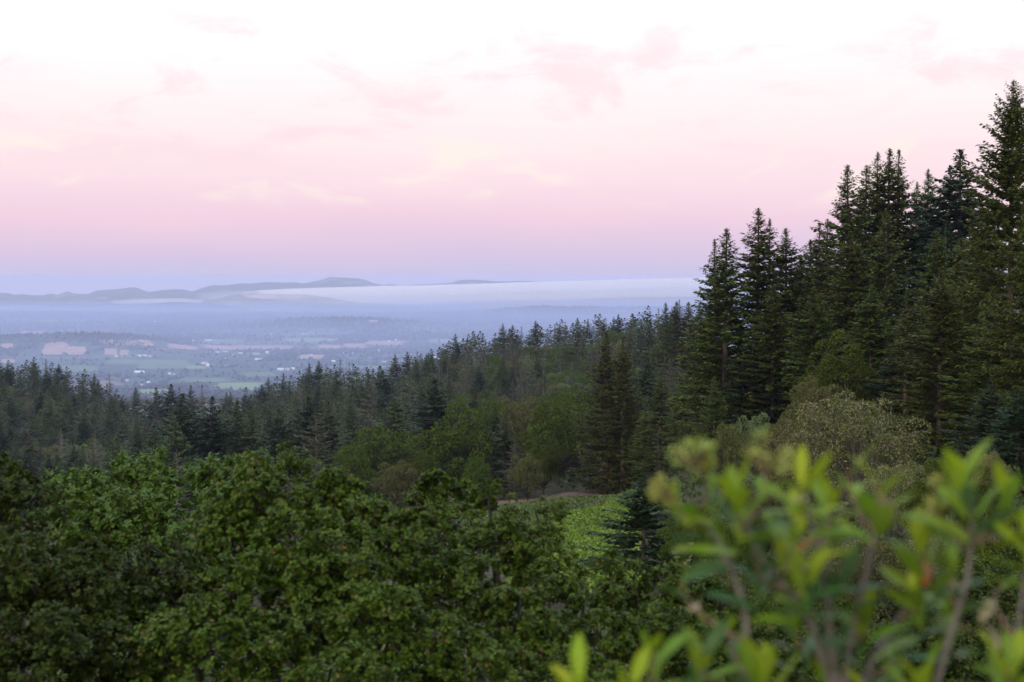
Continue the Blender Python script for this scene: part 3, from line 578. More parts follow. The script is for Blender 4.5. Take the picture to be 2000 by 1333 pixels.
RG = 'redwoods of the tall grove'
hero('redwood', 1420, 446, 148, 'outermost grove redwood with a bare reddish trunk down to the ground', RG, 1.15, 0)
hero('redwood_open', 1398, 468, 154, 'thin ragged redwood top beside the outermost grove redwood', RG, .9, 0)
hero('redwood', 1481, 408, 152, 'second redwood in from the open end of the grove, pointed top', RG, 1.15, 1)
hero('redwood_open', 1502, 428, 158, 'narrow redwood top pressed against the second grove redwood', RG, .85, 1)
hero('redwood', 1537, 446, 150, 'shorter redwood between the second and the tall middle group', RG, 1.2, 2)
hero('redwood_open', 1600, 437, 148, 'ragged twin-topped redwood below the tall middle group', RG, 1.15, 0)
hero('redwood', 1618, 428, 156, 'redwood behind the ragged twin-topped one', RG, 1.1, 3)
hero('redwood', 1655, 322, 160, 'tall redwood with a crooked tip opening the middle group', RG, 1.0, 0)
hero('redwood', 1692, 324, 166, 'redwood second in the tall middle group', RG, 1.0, 1)
hero('redwood_open', 1713, 298, 170, 'narrow redwood third in the tall middle group', RG, .9, 1)
hero('redwood', 1736, 291, 168, 'highest redwood of the middle group', RG, 1.0, 2)
hero('redwood_open', 1757, 293, 172, 'redwood with a broken bushy tip beside the highest of the middle group', RG, 1.0, 0)
hero('redwood_open', 1790, 356, 168, 'lower thin redwood top just past the middle group', RG, .8, 1)
hero('redwood', 1813, 331, 172, 'redwood alone between the middle group and the dark pointed pair', RG, .95, 3)
hero('fir_dark', 1877, 294, 160, 'very dark pointed conifer, taller of the dark pair', 'dark pointed conifers in the grove', 1.0, 0)
hero('fir_dark', 1857, 326, 164, 'very dark pointed conifer, shorter of the dark pair', 'dark pointed conifers in the grove', .85, 1)
hero('redwood_full', 1978, 158, 108, 'hugest redwood, broad and full, cut by the picture edge', RG, .95, 0)
hero('redwood_full', 2030, 330, 92, 'broad redwood with sunlit boughs in front of the hugest one', RG, 0.85, 0, 2.0)
hero('redwood', 1926, 420, 118, 'full redwood tucked beneath the hugest one', RG, 1.3, 3)
FGp = 'lower conifers in front of the grove'
hero('redwood_open', 1732, 408, 138, 'slender redwood with a long pale bare trunk before the grove', FGp, 1.1, 1)
hero('redwood', 1664, 452, 140, 'wide dark redwood in front of the tall middle group', FGp, 1.2, 2)
hero('redwood', 1830, 452, 122, 'soft grey-green young redwood before the dark pair', FGp, 1.2, 1)
hero('redwood', 1877, 466, 116, 'fresh green pointed young redwood before the dark pair', FGp, 1.15, 0)
hero('fir_dark', 1848, 432, 132, 'bluish conifer peeping behind the young redwoods', FGp, .9, 2)
hero('redwood_open', 1771, 578, 112, 'thin young redwood with a bare stem before the slender trunk', FGp, 1.1, 0)
hero('redwood', 1838, 530, 104, 'bushy mid-green young redwood low in the grove front', FGp, 1.25, 2)
hero('redwood', 1702, 560, 128, 'deep green redwood under the slender pale trunk', FGp, 1.35, 3)
hero('redwood', 1590, 560, 134, 'deep green redwood filling under the twin-topped one', FGp, 1.35, 1)
hero('redwood', 1510, 560, 140, 'dark redwood filling under the second grove redwood', FGp, 1.3, 0)
hero('redwood', 1385, 600, 158, 'low dark conifer skirting the outermost grove redwood', FGp, 1.2, 2)
hero('redwood_open', 1395, 735, 132, 'small light green sapling redwood at the grove foot', FGp, 1.2, 1)
hero('redwood', 1940, 560, 96, 'drooping redwood under the hugest one near the picture edge', FGp, 1.2, 1)
hero('fir_dark', 1935, 745, 84, 'dark spreading conifer low under the hugest redwood', FGp, 1.3, 2)
hero('fir_dark', 1990, 760, 78, 'dark conifer low at the picture edge', FGp, 1.3, 1)
hero('fir_dark', 1470, 660, 142, 'dark conifer deep in the grove shade beside the bare trunk', FGp, 1.3, 1)
hero('fir_dark', 1550, 690, 138, 'dark conifer deep in the grove shade behind the rounded oak', FGp, 1.3, 0)
hero('fir_dark', 1745, 690, 118, 'dark conifer deep in the grove shade behind the lichen oak', FGp, 1.3, 2)
hero('fir_dark', 1640, 640, 142, 'dark conifer deep in the shade under the middle group', FGp, 1.3, 1)
TW = 'young redwoods at the clearing edge'
hero('redwood', 1184, 648, 187, 'taller of the twin redwoods standing clear before the wooded hill', TW, .95, 0)
hero('redwood', 1216, 660, 184, 'narrower of the twin redwoods standing clear before the wooded hill', TW, .85, 2)
hero('redwood', 1232, 760, 196, 'green redwood skirt behind the twin redwoods', TW, 1.1, 1)
hero('redwood_open', 1290, 722, 172, 'yellowish redwood with a thin stem next to the twin redwoods', TW, 1.25, 0)
hero('redwood_open', 1331, 722, 166, 'slim redwood with a straight stem near the grove', TW, 1.0, 1)
hero('redwood', 1350, 700, 180, 'dark redwood between the slim one and the grove', TW, 1.2, 3)
hero('redwood', 1262, 800, 180, 'low redwood between the twins and the yellowish one', TW, 1.2, 2)
hero('fir_dark', 1258, 925, 62, 'dark young fir standing alone before the bright vineyard', None, 1.4, 0)
CF = 'firs in the near wood'
for i, (k, px, top, d, wd, lab) in enumerate([
 ('fir_dark', 357, 770, 270, 1.1, 'dark pointed fir, tallest of three over the oak tops'), ('fir_dark', 414, 776, 275, 1.0, 'dark pointed fir, middle of three over the oak tops'), ('fir', 463, 783, 280, 1.1, 'fir with a pale trunk, last of three over the oak tops'), ('fir', 492, 792, 276, 1.0, 'fir leaning into the pale-trunked one'),
 ('fir', 340, 815, 240, 1.1, 'fir with whitish bare limbs before the tallest dark fir'), ('fir', 300, 830, 255, 1.1, 'loose fir on the outer side of the dark three'), ('fir_dark', 602, 775, 262, 1.2, 'dark broad fir, first of a pair above the round oak'), ('fir', 640, 785, 258, 1.2, 'dark broad fir, second of a pair above the round oak'),
 ('fir_thin', 617, 805, 215, 1.2, 'thin fir with pale crooked limbs before the broad pair'), ('fir', 770, 778, 235, 1.4, 'broad fir with a bare lower trunk amid round oaks'), ('fir_dark', 850, 742, 262, 1.5, 'broad dark fir, blackest in the middle of the wood'), ('fir', 925, 758, 268, 1.2, 'fir with a long pale bare trunk behind yellow-green oaks'),
 ('fir', 880, 770, 275, 1.2, 'fir crowding the broad dark one'), ('fir_dark', 690, 835, 240, 1.2, 'dark low fir between the broad pair and round oaks'), ('fir', 985, 812, 205, 1.2, 'feathery fir before the yellow-green oaks'), ('fir_dark', 968, 800, 222, .8, 'small pointed dark fir beside the feathery fir'),
 ('fir_thin', 1005, 850, 192, 1.2, 'thin lichened fir with reddish trunk at the clearing'), ('fir_thin', 1150, 850, 190, .8, 'thin pole-like fir just before the twin redwoods'), ('fir', 1140, 800, 215, 1.1, 'fir behind the pole-like one'), ('fir_dark', 545, 800, 265, 1.1, 'dark fir in the dip before the broad pair'), ('fir', 230, 860, 250, 1.1, 'loose fir low over the bright oak leaves'),
 ('snag', 186, 850, 330, 1.0, 'grey dead tree with bare whorled limbs low over the oaks'), ('snag', 120, 835, 360, 1.1, 'grey dead tree with bare limbs towards the picture edge'), ('snag', 345, 880, 205, 1.1, 'dead tree stem just over the oak leaves'), ('fir_dark', 50, 880, 300, 1.0, 'small dark fir just over the near oak edge')]):
    hero(k, px, top, d, lab, CF, wd, i)
OK_ = 'round broadleaf trees in the near wood'
for i, (k, px, top, d, wd, lab) in enumerate([
 ('broad', 890, 812, 205, .95, 'big round green oak in the middle of the wood'), ('broad', 745, 838, 225, .9, 'yellow-green oak under the broad fir'), ('broad', 1090, 792, 205, .95, 'brightest yellow-green oak before the twin redwoods'), ('broad_olive', 1045, 775, 235, .9, 'olive domed oak behind the brightest one'), ('broad', 975, 790, 245, .8, 'fresh green oak behind the feathery fir'),
 ('broad', 1130, 778, 230, .8, 'green oak rising between the domed oak and the twins'), ('broad', 1060, 860, 190, .7, 'dark green oak low at the clearing'), ('broad_olive', 780, 900, 190, .8, 'drooping dark oak low under the broad fir'), ('broad', 690, 880, 200, .7, 'shaded oak low behind the near oak leaves'), ('broad_olive', 1030, 885, 182, .6, 'bare-branched pale shrub oak at the clearing edge'), ('broad', 830, 890, 196, .6, 'small shaded oak under the big round one'), ('broad', 930, 900, 190, .6, 'low shaded oak beneath the feathery fir')]):
    hero(k, px, top, d, lab, OK_, wd, i)
hero('lichen', 1680, 772, 82, 'big tan lichen-draped oak behind the leafy shrub', None, .95, 0)
hero('lichen', 1590, 800, 86, 'smaller lichen-draped oak beside the big tan one', None, .8, 0, 2.2)
hero('lichen', 1745, 905, 62, 'sprawling lichened oak low behind the shrub stems', None, .75, 0, 4.1)
hero('lichen', 1930, 880, 70, 'lichened oak low behind the shrub at the picture edge', None, .7, 0, 1.1)
hero('broad', 1640, 678, 120, 'brownish olive oak against the dark grove', None, .75, 0)
hero('broad_olive', 1590, 735, 112, 'lower brownish oak joined to the olive one', None, .6, 1)
hero('broad_olive', 1425, 832, 105, 'low brownish oak at the foot of the bare redwood trunk', None, .55, 0)
hero('madrone', 1478, 808, 108, 'pale silvery green round madrone at the grove foot', None, .6, 0)
hero('broad_olive', 1530, 820, 100, 'dusky oak between the madrone and the lichen oak', None, .55, 1)
hero('broad', 1860, 900, 56, 'dark green oak low behind the shrub', None, .7, 1)
hero('broad', 1960, 1010, 40, 'dark oak top low at the picture edge', None, .8, 2)
hero('broad', 1420, 1000, 52, 'dark oak top half hidden by shrub leaves', None, .6, 0)

for i, (px, top, d, wd, k, lab) in enumerate([(1500, 960, 66, .9, 'broad_olive', 'dusky low oak behind the pale flower buds'), (1610, 1040, 50, 1.0, 'lichen', 'low lichened oak between the middle shrub stems'), (1720, 1070, 44, 1.0, 'broad_olive', 'olive oak top between the shrub stems'), (1830, 1060, 46, 1.0, 'lichen', 'low lichened oak under the shrub twigs with dead leaves'), (1340, 1040, 60, .8, 'broad', 'dark oak beside the lone young fir'), (1930, 1110, 34, 1.1, 'broad', 'dark oak crown low at the edge behind withered leaves'), (1540, 1120, 36, 1.0, 'broad', 'dark oak crown beneath the shrub middle'), (1400, 1110, 44, .9, 'broad_olive', 'low dusky oak past the near oak leaves')]):
    hero(k, px, top, d, lab, None, wd, i)

# ------------------------------------------------------------------ the woods on the slopes
cand = []
prng = np.random.default_rng(21)
def zone(name, px0, px1, d0, d1, space, kinds, hr):
    xa = (px0 - 1000) / FPX * d1; xb = (px1 - 1000) / FPX * d1; xa0 = min(xa, (px0 - 1000) / FPX * d0); xb0 = max(xb, (px1 - 1000) / FPX * d0)
    grid = {}
    for _ in range(int((xb0 - xa0) * (d1 - d0) / space ** 2 * 4)):
        x = prng.uniform(xa0, xb0); y = prng.uniform(d0, d1); px = 1000 + FPX * x / y
        if not px0 <= px <= px1: continue
        c = (int(x // space), int(y // space))
        if any((x - a) ** 2 + (y - b) ** 2 < space ** 2 for i in (-1, 0, 1) for j in (-1, 0, 1) for a, b in grid.get((c[0] + i, c[1] + j), [])): continue
        grid.setdefault(c, []).append((x, y))
        oakish = float(fbm(np.array([x / 60]), np.array([y / 80]), 61, 2)[0])
        ks = kinds(px, y, oakish); k = ks[prng.integers(len(ks))]
        h = prng.uniform(*hr) * (0.55 if k in ('broad', 'broad_olive', 'madrone') else 1.0) * (0.8 if k == 'snag' else 1) * (1 + 0.25 * (prng.random() < .12))
        zg = gz(x, y); p = to_px(x, y, zg + h); b = to_px(x, y, zg)
        cand.append([y, k, x, zg, h, p[0], p[1], b[1], PROTO[k][0][3] * h / PROTO[k][0][2] / y * FPX * (0.8), name])
CON = ['fir', 'fir', 'fir', 'fir_dark', 'fir_thin']
def k_left(px, y, o): return ['broad', 'madrone', 'broad_olive', 'fir'] if o > 0.10 and y < 690 else CON + (['snag'] if y < 560 else [])
def k_mid(px, y, o):
    if px > 880 and 400 < y < 660 and o > -0.12: return ['broad', 'broad', 'broad_olive', 'madrone', 'fir_thin']
    return ['broad', 'broad_olive', 'fir'] if o > 0.12 and y < 700 else CON + ['fir_thin']
def k_near(px, y, o): return (['broad', 'broad', 'broad_olive', 'fir'] if px > 640 and o > -.1 else ['fir', 'fir_dark', 'fir', 'fir_thin', 'broad'])
def k_right(px, y, o): return ['redwood', 'redwood_open', 'fir_dark', 'fir']
zone('left', -160, 330, 400, 800, 6.2, k_left, (9, 19))
zone('mid', 330, 1420, 400, 815, 6.4, k_mid, (9, 19))
zone('near', -100, 1330, 300, 400, 6.5, k_near, (10, 15))
zone('front', 200, 1160, 225, 300, 6.5, k_near, (9, 13))
zone('right', 1420, 2150, 178, 240, 8.0, k_right, (13, 19))
for px, top, d, k in [(1300, 590, 420, 'redwood'), (1322, 588, 425, 'redwood'), (1345, 588, 430, 'redwood'), (1366, 590, 428, 'redwood'), (1252, 622, 470, 'fir'), (1270, 622, 460, 'fir'), (1232, 640, 480, 'fir_thin'),
                      (1128, 620, 560, 'fir'), (1092, 632, 600, 'fir'), (1050, 634, 640, 'fir'), (1001, 635, 660, 'fir'), (983, 632, 660, 'fir'), (925, 648, 680, 'fir'), (938, 648, 690, 'fir'), (905, 662, 690, 'fir'), (872, 674, 680, 'fir_dark'), (1173, 640, 520, 'fir_thin'),
                      (830, 700, 690, 'fir'), (810, 698, 700, 'fir'), (774, 706, 700, 'fir'), (741, 716, 690, 'fir'), (720, 722, 690, 'fir'), (690, 712, 700, 'fir'), (665, 701, 700, 'fir_thin'), (682, 708, 690, 'fir_thin'), (622, 704, 690, 'fir'), (604, 709, 690, 'fir'), (585, 726, 690, 'fir'), (554, 728, 700, 'fir'), (525, 738, 690, 'fir'), (481, 758, 700, 'fir'), (450, 766, 690, 'fir'),
                      (395, 752, 720, 'fir_thin'), (372, 752, 720, 'fir'), (333, 750, 720, 'fir_dark'), (305, 756, 720, 'fir'), (350, 756, 720, 'fir_thin'), (265, 756, 720, 'fir'),
                      (213, 731, 720, 'fir_thin'), (184, 728, 730, 'fir'), (165, 722, 730, 'fir'), (130, 717, 730, 'fir'), (113, 722, 740, 'fir'), (90, 716, 740, 'fir'), (75, 716, 735, 'fir'), (65, 713, 730, 'fir'), (43, 714, 730, 'fir_dark'), (24, 717, 730, 'fir'), (8, 720, 730, 'fir')]:
    x, y, zt = at(px, top, d); zg = gz(x, y); h = max(7, zt - zg)
    cand.append([y, k, x, zg, h, px, top, to_px(x, y, zg)[1], PROTO[k][0][3] * h / PROTO[k][0][2] / y * FPX * .8, 'crest_' + ('left' if px < 320 else 'mid')])
# which of them show: front to back along the sight lines
cols = np.arange(-200, 2300, 4); cover = np.interp(cols, [-200, 0, 250, 500, 640, 760, 860, 1000, 1200, 1400, 1600, 2300], [930, 935, 930, 900, 930, 975, 950, 1010, 1010, 900, 850, 850])
def see(px, top, hw, base, mark=True):
    m_ = np.abs(cols - px) < max(hw, 2); 
    if not m_.any(): return 0
    prof = top + (base - top) * np.abs(cols[m_] - px) / max(hw, 2) * 0.8
    vis = np.clip(cover[m_] - prof, 0, None).sum() * 4
    if mark: cover[m_] = np.minimum(cover[m_], prof + 0.06 * (base - top))
    return vis
allt = [(t[4], 'H', t) for t in TREES] + [(c[0], 'C', c) for c in cand]
for dd, tp, t in sorted(allt, key=lambda q_: q_[0]):
    if tp == 'H': see(t[0], t[1], t[3] * .8, t[2])
    else: t.append(see(t[5], t[6], t[8], t[7]))
cand = [c for c in cand if c[10] > 12 and -80 < c[5] < 2100]
cand.sort(key=lambda c: -c[10])
ZN = {'left': 'the ridge ending in haze', 'mid': 'the long wooded rise', 'near': 'the hollow behind the firs', 'front': 'the near wood', 'right': 'the slope behind the grove', 'crest_left': 'the hazy ridge crest', 'crest_mid': 'the long rise crest'}
KL = {'fir': 'green fir', 'fir_dark': 'dark fir', 'fir_thin': 'thin greyish fir', 'broad': 'round green oak', 'broad_olive': 'olive brown oak', 'madrone': 'pale silvery madrone', 'snag': 'bare grey dead fir', 'redwood': 'tiered redwood', 'redwood_open': 'ragged open redwood'}
quota = {}; rest = []; chosen = []
for c in cand:
    nm = NAMES[c[1]]; lim = 235 if nm == 'fir_tree' else 200
    if quota.get(nm, 0) < lim: quota[nm] = quota.get(nm, 0) + 1; chosen.append(c)
    else: rest.append(c)
ORD = 'first second third fourth fifth sixth seventh eighth ninth tenth eleventh twelfth thirteenth fourteenth fifteenth sixteenth seventeenth eighteenth nineteenth twentieth'.split()
def ordinal(n):
    tens = ['', 'twenty', 'thirty', 'forty', 'fifty', 'sixty', 'seventy', 'eighty', 'ninety']
    if n < 20: return ORD[n]
    n += 1; h_, r_ = divmod(n, 100); t_, u_ = divmod(r_, 10)
    pre = ('hundred-' if h_ == 1 else 'two-hundred-' if h_ == 2 else '')
    if r_ == 0: return pre[:-1] + 'th'
    if r_ <= 20: return pre + ORD[r_ - 1]
    return pre + (tens[t_ - 1] + ('-' + ORD[u_ - 1] if u_ else '')).replace('tyx', 'ty') + ('' if u_ else 'th')
byset = {}
for c in chosen: byset.setdefault((c[9], c[1]), []).append(c)
for (zn, k), lst in byset.items():
    lst.sort(key=lambda c: c[5])
    for i, c in enumerate(lst):
        lab = '%s, %s such from the left, on %s' % (KL[k], ordinal(i), ZN[zn]) if len(lst) > 1 else '%s, only one of its kind on %s' % (KL[k], ZN[zn])
        plant(k, c[2], c[0], c[4], lab, KL[k] + 's on ' + ZN[zn], prng.uniform(.95, 1.5) if NAMES[k] in ('fir_tree', 'redwood_tree') else prng.uniform(.85, 1.2), None, None, c[3] - .3)
# the rest, hardly to be told apart, as one mass
lows = {}
def low(kind):
    if kind not in lows:
        if kind in ('broad', 'broad_olive', 'madrone'): tb, V, F = broadleaf(300, 10, 4.6, 20, 26, leaf=(.9, .3), limbs=False)
        else: tb, V, F = conifer(310, 20, 5.6, nper=1.9, dens=0.36, card=(1.5, .42), power=.85, up=.5, droop=.25, limb_vis=0)
        lows[kind] = (V, F, 10 if kind in ('broad', 'broad_olive', 'madrone') else 20)
    return lows[kind]
for nm, kinds_, mat, lab in (('distant_conifers', ('fir', 'fir_dark', 'fir_thin', 'snag', 'redwood', 'redwood_open'), M['fir'], 'close-packed conifers in the gaps of the wooded slopes'), ('distant_broadleaf_trees', ('broad', 'broad_olive', 'madrone'), M['broad_olive'], 'close-packed broadleaf crowns in the gaps of the wooded slopes')):
    Vs, Fs, n_ = [], [], 0
    for c in rest:
        if c[1] not in kinds_: continue
        V, F, H0 = low(c[1]); s = c[4] / H0; a = prng.random() * 6.28; ca, sa = math.cos(a) * s, math.sin(a) * s
        Vs.append(np.stack([V[:, 0] * ca - V[:, 1] * sa + c[2], V[:, 0] * sa + V[:, 1] * ca + c[0], V[:, 2] * s + c[3]], -1)); Fs.append(F + n_); n_ += len(V)
    if Vs: tag(obj(nm, mesh_from(nm, np.concatenate(Vs), np.concatenate(Fs), mat)), lab, 'woods', kind='stuff')

# ------------------------------------------------------------------ vineyard, soil strip and weeds in the clearing
def scatter_leaves(name, px0, px1, d0, d1, n, mat, size, hgt, label, seed, rowgap=None, cat='vines', maskf=None):
    rg = np.random.default_rng(seed)
    y = np.sqrt(rg.uniform(d0 ** 2, d1 ** 2, n)); x = (rg.uniform(px0, px1, n) - 1000) / FPX * y
    if maskf is not None:
        k = maskf(x, y); x, y = x[k], y[k]
    n = len(x); top = hgt
    if rowgap:
        v = (x * 0.86 + y * 0.5) / rowgap; fr = np.abs(v - np.floor(v) - .5) * 2
        top = hgt * (0.45 + 0.55 * np.clip(1.25 - fr * 1.1, 0, 1)) * (1 + .35 * fbm(x / 2.2, y / 2.2, 9, 2))
    z = ground(x, y) + top * rg.random(n) ** 0.35
    A = unit(rg.normal(0, 1, (n, 3)) + np.array([0, 0, .35])); Nn = rg.normal(0, .8, (n, 3)) + np.array([0, -.3, 1.0])
    V, F = cards(np.stack([x, y, z], -1), A, Nn, size * rg.uniform(.6, 1.4, n), size * .42 * rg.uniform(.6, 1.4, n), .2)
    tag(obj(name, mesh_from(name, V, F, mat)), label, cat, kind='stuff')
pxf = lambda x, y: 1000 + FPX * x / y
edge_d = lambda x, y: 109 + (pxf(x, y) - 1100) * .42 + 7 * vnoise(x / 5, y / 30, 4)
scatter_leaves('vineyard_vines', 900, 1290, 56, 172, 120000, M['vine'], 0.17, 1.1, 'bright yellow-green vines filling the clearing below the twin redwoods', 3, 2.2, maskf=lambda x, y: (y < edge_d(x, y)) & (y < 166) & (pxf(x, y) < 1255 + 25 * vnoise(x / 4, y / 9, 8)))
scatter_leaves('clearing_weeds', 900, 1280, 100, 176, 26000, M['weeds'], 0.30, .6, 'dull green weeds between the vines and the bare soil', 6, cat='weeds', maskf=lambda x, y: (y > edge_d(x, y) - 2))
def scrub(n, seed):
    rg = np.random.default_rng(seed)
    y = 24 * (330 / 24) ** rg.random(n); x = (rg.uniform(-150, 2200, n) - 1000) / FPX * y; p = pxf(x, y)
    k = ~((p > 890) & (p < 1290) & (y > 50) & (y < 190)); x, y = x[k], y[k]
    bump = np.clip(fbm(x / (2 + y / 60), y / (2 + y / 60), 14, 3) + .25, 0, 1)
    z = ground(x, y) + (.3 + 2.6 * bump) * rg.random(len(x)) ** .4; m_ = len(x)
    sz = .16 + y * .0022
    V, F = cards(np.stack([x, y, z], -1), rg.normal(0, 1, (m_, 3)) + np.array([0, 0, .5]), rg.normal(0, .7, (m_, 3)) + np.array([0, -.3, 1.0]), sz * rg.uniform(.6, 1.4, m_), sz * .4 * rg.uniform(.6, 1.4, m_), .2)
    tag(obj('undergrowth', mesh_from('undergrowth', V, F, M['scrub'])), 'dark scrubby undergrowth on the wooded ground', 'undergrowth', kind='stuff')
scrub(70000, 12)
SOIL = rough_mat('bare_soil', (0.11, 0.065, 0.042), (0.19, 0.115, 0.075), .8, .4)
def strip(name, pts, mat, label, cat, lift=.06):
    V = []
    for (px, d0, d1) in pts:
        for t in np.linspace(0, 1, 9):
            d = d0 + (d1 - d0) * t; x = (px - 1000) / FPX * d; V.append((x, d, gz(x, d) + lift))
    n_ = len(pts); k = (np.arange(n_ - 1)[:, None] * 9 + np.arange(8)[None]).ravel()
    return tag(obj(name, mesh_from(name, V, np.stack([k, k + 9, k + 10, k + 1], -1), mat, True)), label, cat, kind='structure')
strip('soil_path', [(940 + 20 * i, 174 + math.sin(i * 1.3), 188 + math.sin(i * .9) * 2) for i in range(16)], SOIL, 'bare reddish soil track along the foot of the trees', 'path')

# ------------------------------------------------------------------ near oaks, leaf by leaf
def oak_crown(seed, blobs, leaf, per_m2, mat, name_label, group, trunk_xy, n_single=0, limbs_mat=None):
    """blobs: (x, y, z, r) leafy billows in world metres."""
    rg = np.random.default_rng(seed); tb = Tubes()
    tx, ty = trunk_xy; zg = gz(tx, ty); t = empty('oak_tree', (tx, ty, zg - .2)); org = np.array([tx, ty, zg - .2])
    top = np.mean([b[2] for b in blobs]); f0 = np.array([tx, ty, zg + (top - zg) * .45])
    tb.add([org - org, (np.array([tx + .1, ty, zg + (top - zg) * .25]) - org), f0 - org], [.30, .24, .2], 9)
    P, A, Nn = [], [], []
    for (bx, by, bz, br) in blobs:
        c = np.array([bx, by, bz]); mid = f0 * .45 + c * .55 + np.array([0, 0, -.35])
        tb.add(np.array([f0, mid, c, c + np.array([0, 0, br * .15])]) - org, [.05, .03, .012, .005], 5)
        area = 4 * math.pi * br * br * .7; ns = int(area * per_m2)            # sprigs, gathered in tufts
        nt_ = max(8, int(42 * (br / .4) ** 2)); td = unit(rg.normal(0, 1, (nt_, 3)) + np.array([0, -.30, .40]))
        tc_ = c + td * (br * rg.uniform(.66, .94, nt_))[:, None]; trr = (.035 + .11 * rg.random(nt_) ** 1.4) * (leaf[0] / .034) ** .7
        ti = rg.integers(nt_, size=ns); ld = unit(rg.normal(0, 1, (ns, 3)) + td[ti] * .5 + np.array([0, 0, .3]))
        sp = tc_[ti] + ld * (trr[ti] * rg.uniform(.25, 1.0, ns) ** .5)[:, None] * np.array([1.15, 1.15, .8])
        far_in = rg.random(ns) < .20; sp[far_in] = c + (sp[far_in] - c) * rg.uniform(.35, .8, (int(far_in.sum()), 1)) + np.array([0, 0, -.12 * br])
        dv = unit(sp - c); ax = unit(ld * .6 + dv * .3 + np.array([0, 0, .6]) + rg.normal(0, .3, (ns, 3)))
        for i in range(0, ns, 26):                                              # twigs under some sprigs
            q0 = c + (sp[i] - c) * rg.uniform(.2, .45) + rg.normal(0, .04, 3)
            tb.add(np.array([q0, (q0 + sp[i]) / 2 + rg.normal(0, .03, 3), sp[i]]) - org, [.010, .007, .004], 3)
        nl = 8
        for j in range(nl):
            th = j * 2.4 + rg.random(ns) * .6
            e1 = unit(np.cross(ax, np.array([.3, .2, 1.0]))); e2 = np.cross(ax, e1)
            rd = e1 * np.cos(th)[:, None] + e2 * np.sin(th)[:, None]
            lift = rg.uniform(-.15, .75, ns)[:, None]
            P.append(sp + ax * (rg.uniform(-.05, .03, ns))[:, None] * (leaf[0] / .05) * .8 + rd * .004); A.append(rd + ax * lift); Nn.append(ax + rd * -.3 + rg.normal(0, .25, (ns, 3)))
    P = np.concatenate(P) - org; A = np.concatenate(A); Nn = np.concatenate(Nn); n_ = len(P)
    ln = leaf[0] * rg.uniform(.65, 1.3, n_); wd = leaf[1] * rg.uniform(.75, 1.25, n_)
    single = np.zeros(n_, bool)
    if n_single:
        Pw = P + org; px = 1000 + FPX * Pw[:, 0] / Pw[:, 1]; py = HORIZON - FPX * (Pw[:, 2] - CAMZ) / Pw[:, 1]
        blob_d = np.min([np.linalg.norm(Pw - np.array(b[:3]), axis=1) / b[3] for b in blobs], 0)
        front = blob_d > 1.02; ok = front & (px > 0) & (px < 1350) & (py > 860) & (py < 1333)
        ids = np.nonzero(ok)[0]; rg.shuffle(ids); single[ids[:n_single]] = True
    V, F = leaves6(P[~single], A[~single], Nn[~single], ln[~single], wd[~single])
    o = obj('crown', mesh_from('crown', V, F, mat), t); o['kind'] = 'stuff'
    obj('trunk', tb.mesh('trunk', M['bark_oak']), t)
    if n_single:
        V1, F1 = leaves6(np.zeros((1, 3)), np.array([[0, 1.0, 0]]), np.array([[0, 0, 1.0]]), np.array([1.0]), np.array([leaf[1] / leaf[0]])); me = mesh_from('leaf', V1, F1, mat)
        for i in np.nonzero(single)[0]:
            a = Vector(A[i]).normalized(); b = a.cross(Vector(Nn[i])).normalized(); c = b.cross(a)
            lf = obj('leaf', me, t); lf.matrix_local = Matrix.Translation(Vector(P[i])) @ Matrix((b, a, c)).transposed().to_4x4() @ Matrix.Scale(float(ln[i]), 4)
    tag(t, name_label, 'tree', group); return n_
def blobs_from(rows, seed, drop=8):
    rg = np.random.default_rng(seed); out = []
    for px, py, d, rpx in rows:
        r_ = rpx / FPX * d; x, y, z = at(px, py + (22 if d > 19 and px < 600 else drop), d); out.append((x, y + rg.normal(0, .34), z, r_ * rg.uniform(.92, 1.10)))
    return out
GO = 'oaks below the viewpoint'
tot = 0
# far bright oak with pale bare twigs
tot += oak_crown(1, blobs_from([(110, 950, 21, 50), (175, 938, 21, 52), (245, 930, 20.5, 58), (320, 925, 21, 42), (300, 985, 20, 60), (385, 930, 21, 44), (440, 915, 21.5, 46), (490, 905, 21.5, 40), (415, 985, 20, 55), (350, 1050, 19.5, 60), (225, 1010, 19.5, 70), (130, 1010, 19.5, 70), (505, 960, 21, 50), (290, 890, 21.5, 22), (350, 905, 21.5, 20)], 2), (.058, .019), 190, M['oak_fresh'], 'fresh green oak with pale bare twigs behind the darker near oaks', GO, (-5.2, 21.5))
# left near oak
tot += oak_crown(2, blobs_from([(-60, 985, 12, 90), (25, 1000, 11.5, 85), (-20, 1110, 11, 110), (95, 1075, 11, 90), (190, 1085, 11, 75), (60, 1190, 10.5, 110), (180, 1180, 10.5, 105), (-40, 1260, 10, 120), (90, 1310, 9.6, 120), (230, 1290, 9.8, 110), (310, 1130, 11, 85), (330, 1215, 10.4, 95), (10, 945, 12.3, 40)], 3), (.035, .0122), 400, M['oak'], 'dark near oak filling the low corner under the fresh green one', GO, (-4.0, 11.6), 150)
# middle near oak
tot += oak_crown(3, blobs_from([(520, 985, 12, 95), (545, 915, 12.4, 42), (515, 890, 12.5, 24), (640, 985, 12, 80), (660, 930, 12.4, 40), (450, 1060, 11.5, 90), (590, 1090, 11, 110), (720, 1010, 12, 75), (715, 945, 12.5, 32), (700, 1120, 11, 105), (820, 1060, 11.6, 85), (470, 1170, 10.6, 110), (600, 1210, 10.3, 120), (380, 1290, 9.8, 120), (530, 1320, 9.6, 125), (750, 1230, 10.3, 115), (690, 1330, 9.6, 120)], 4), (.035, .0122), 400, M['oak'], 'broad dark oak bulging highest of the near oaks', GO, (-1.9, 12.0), 150)
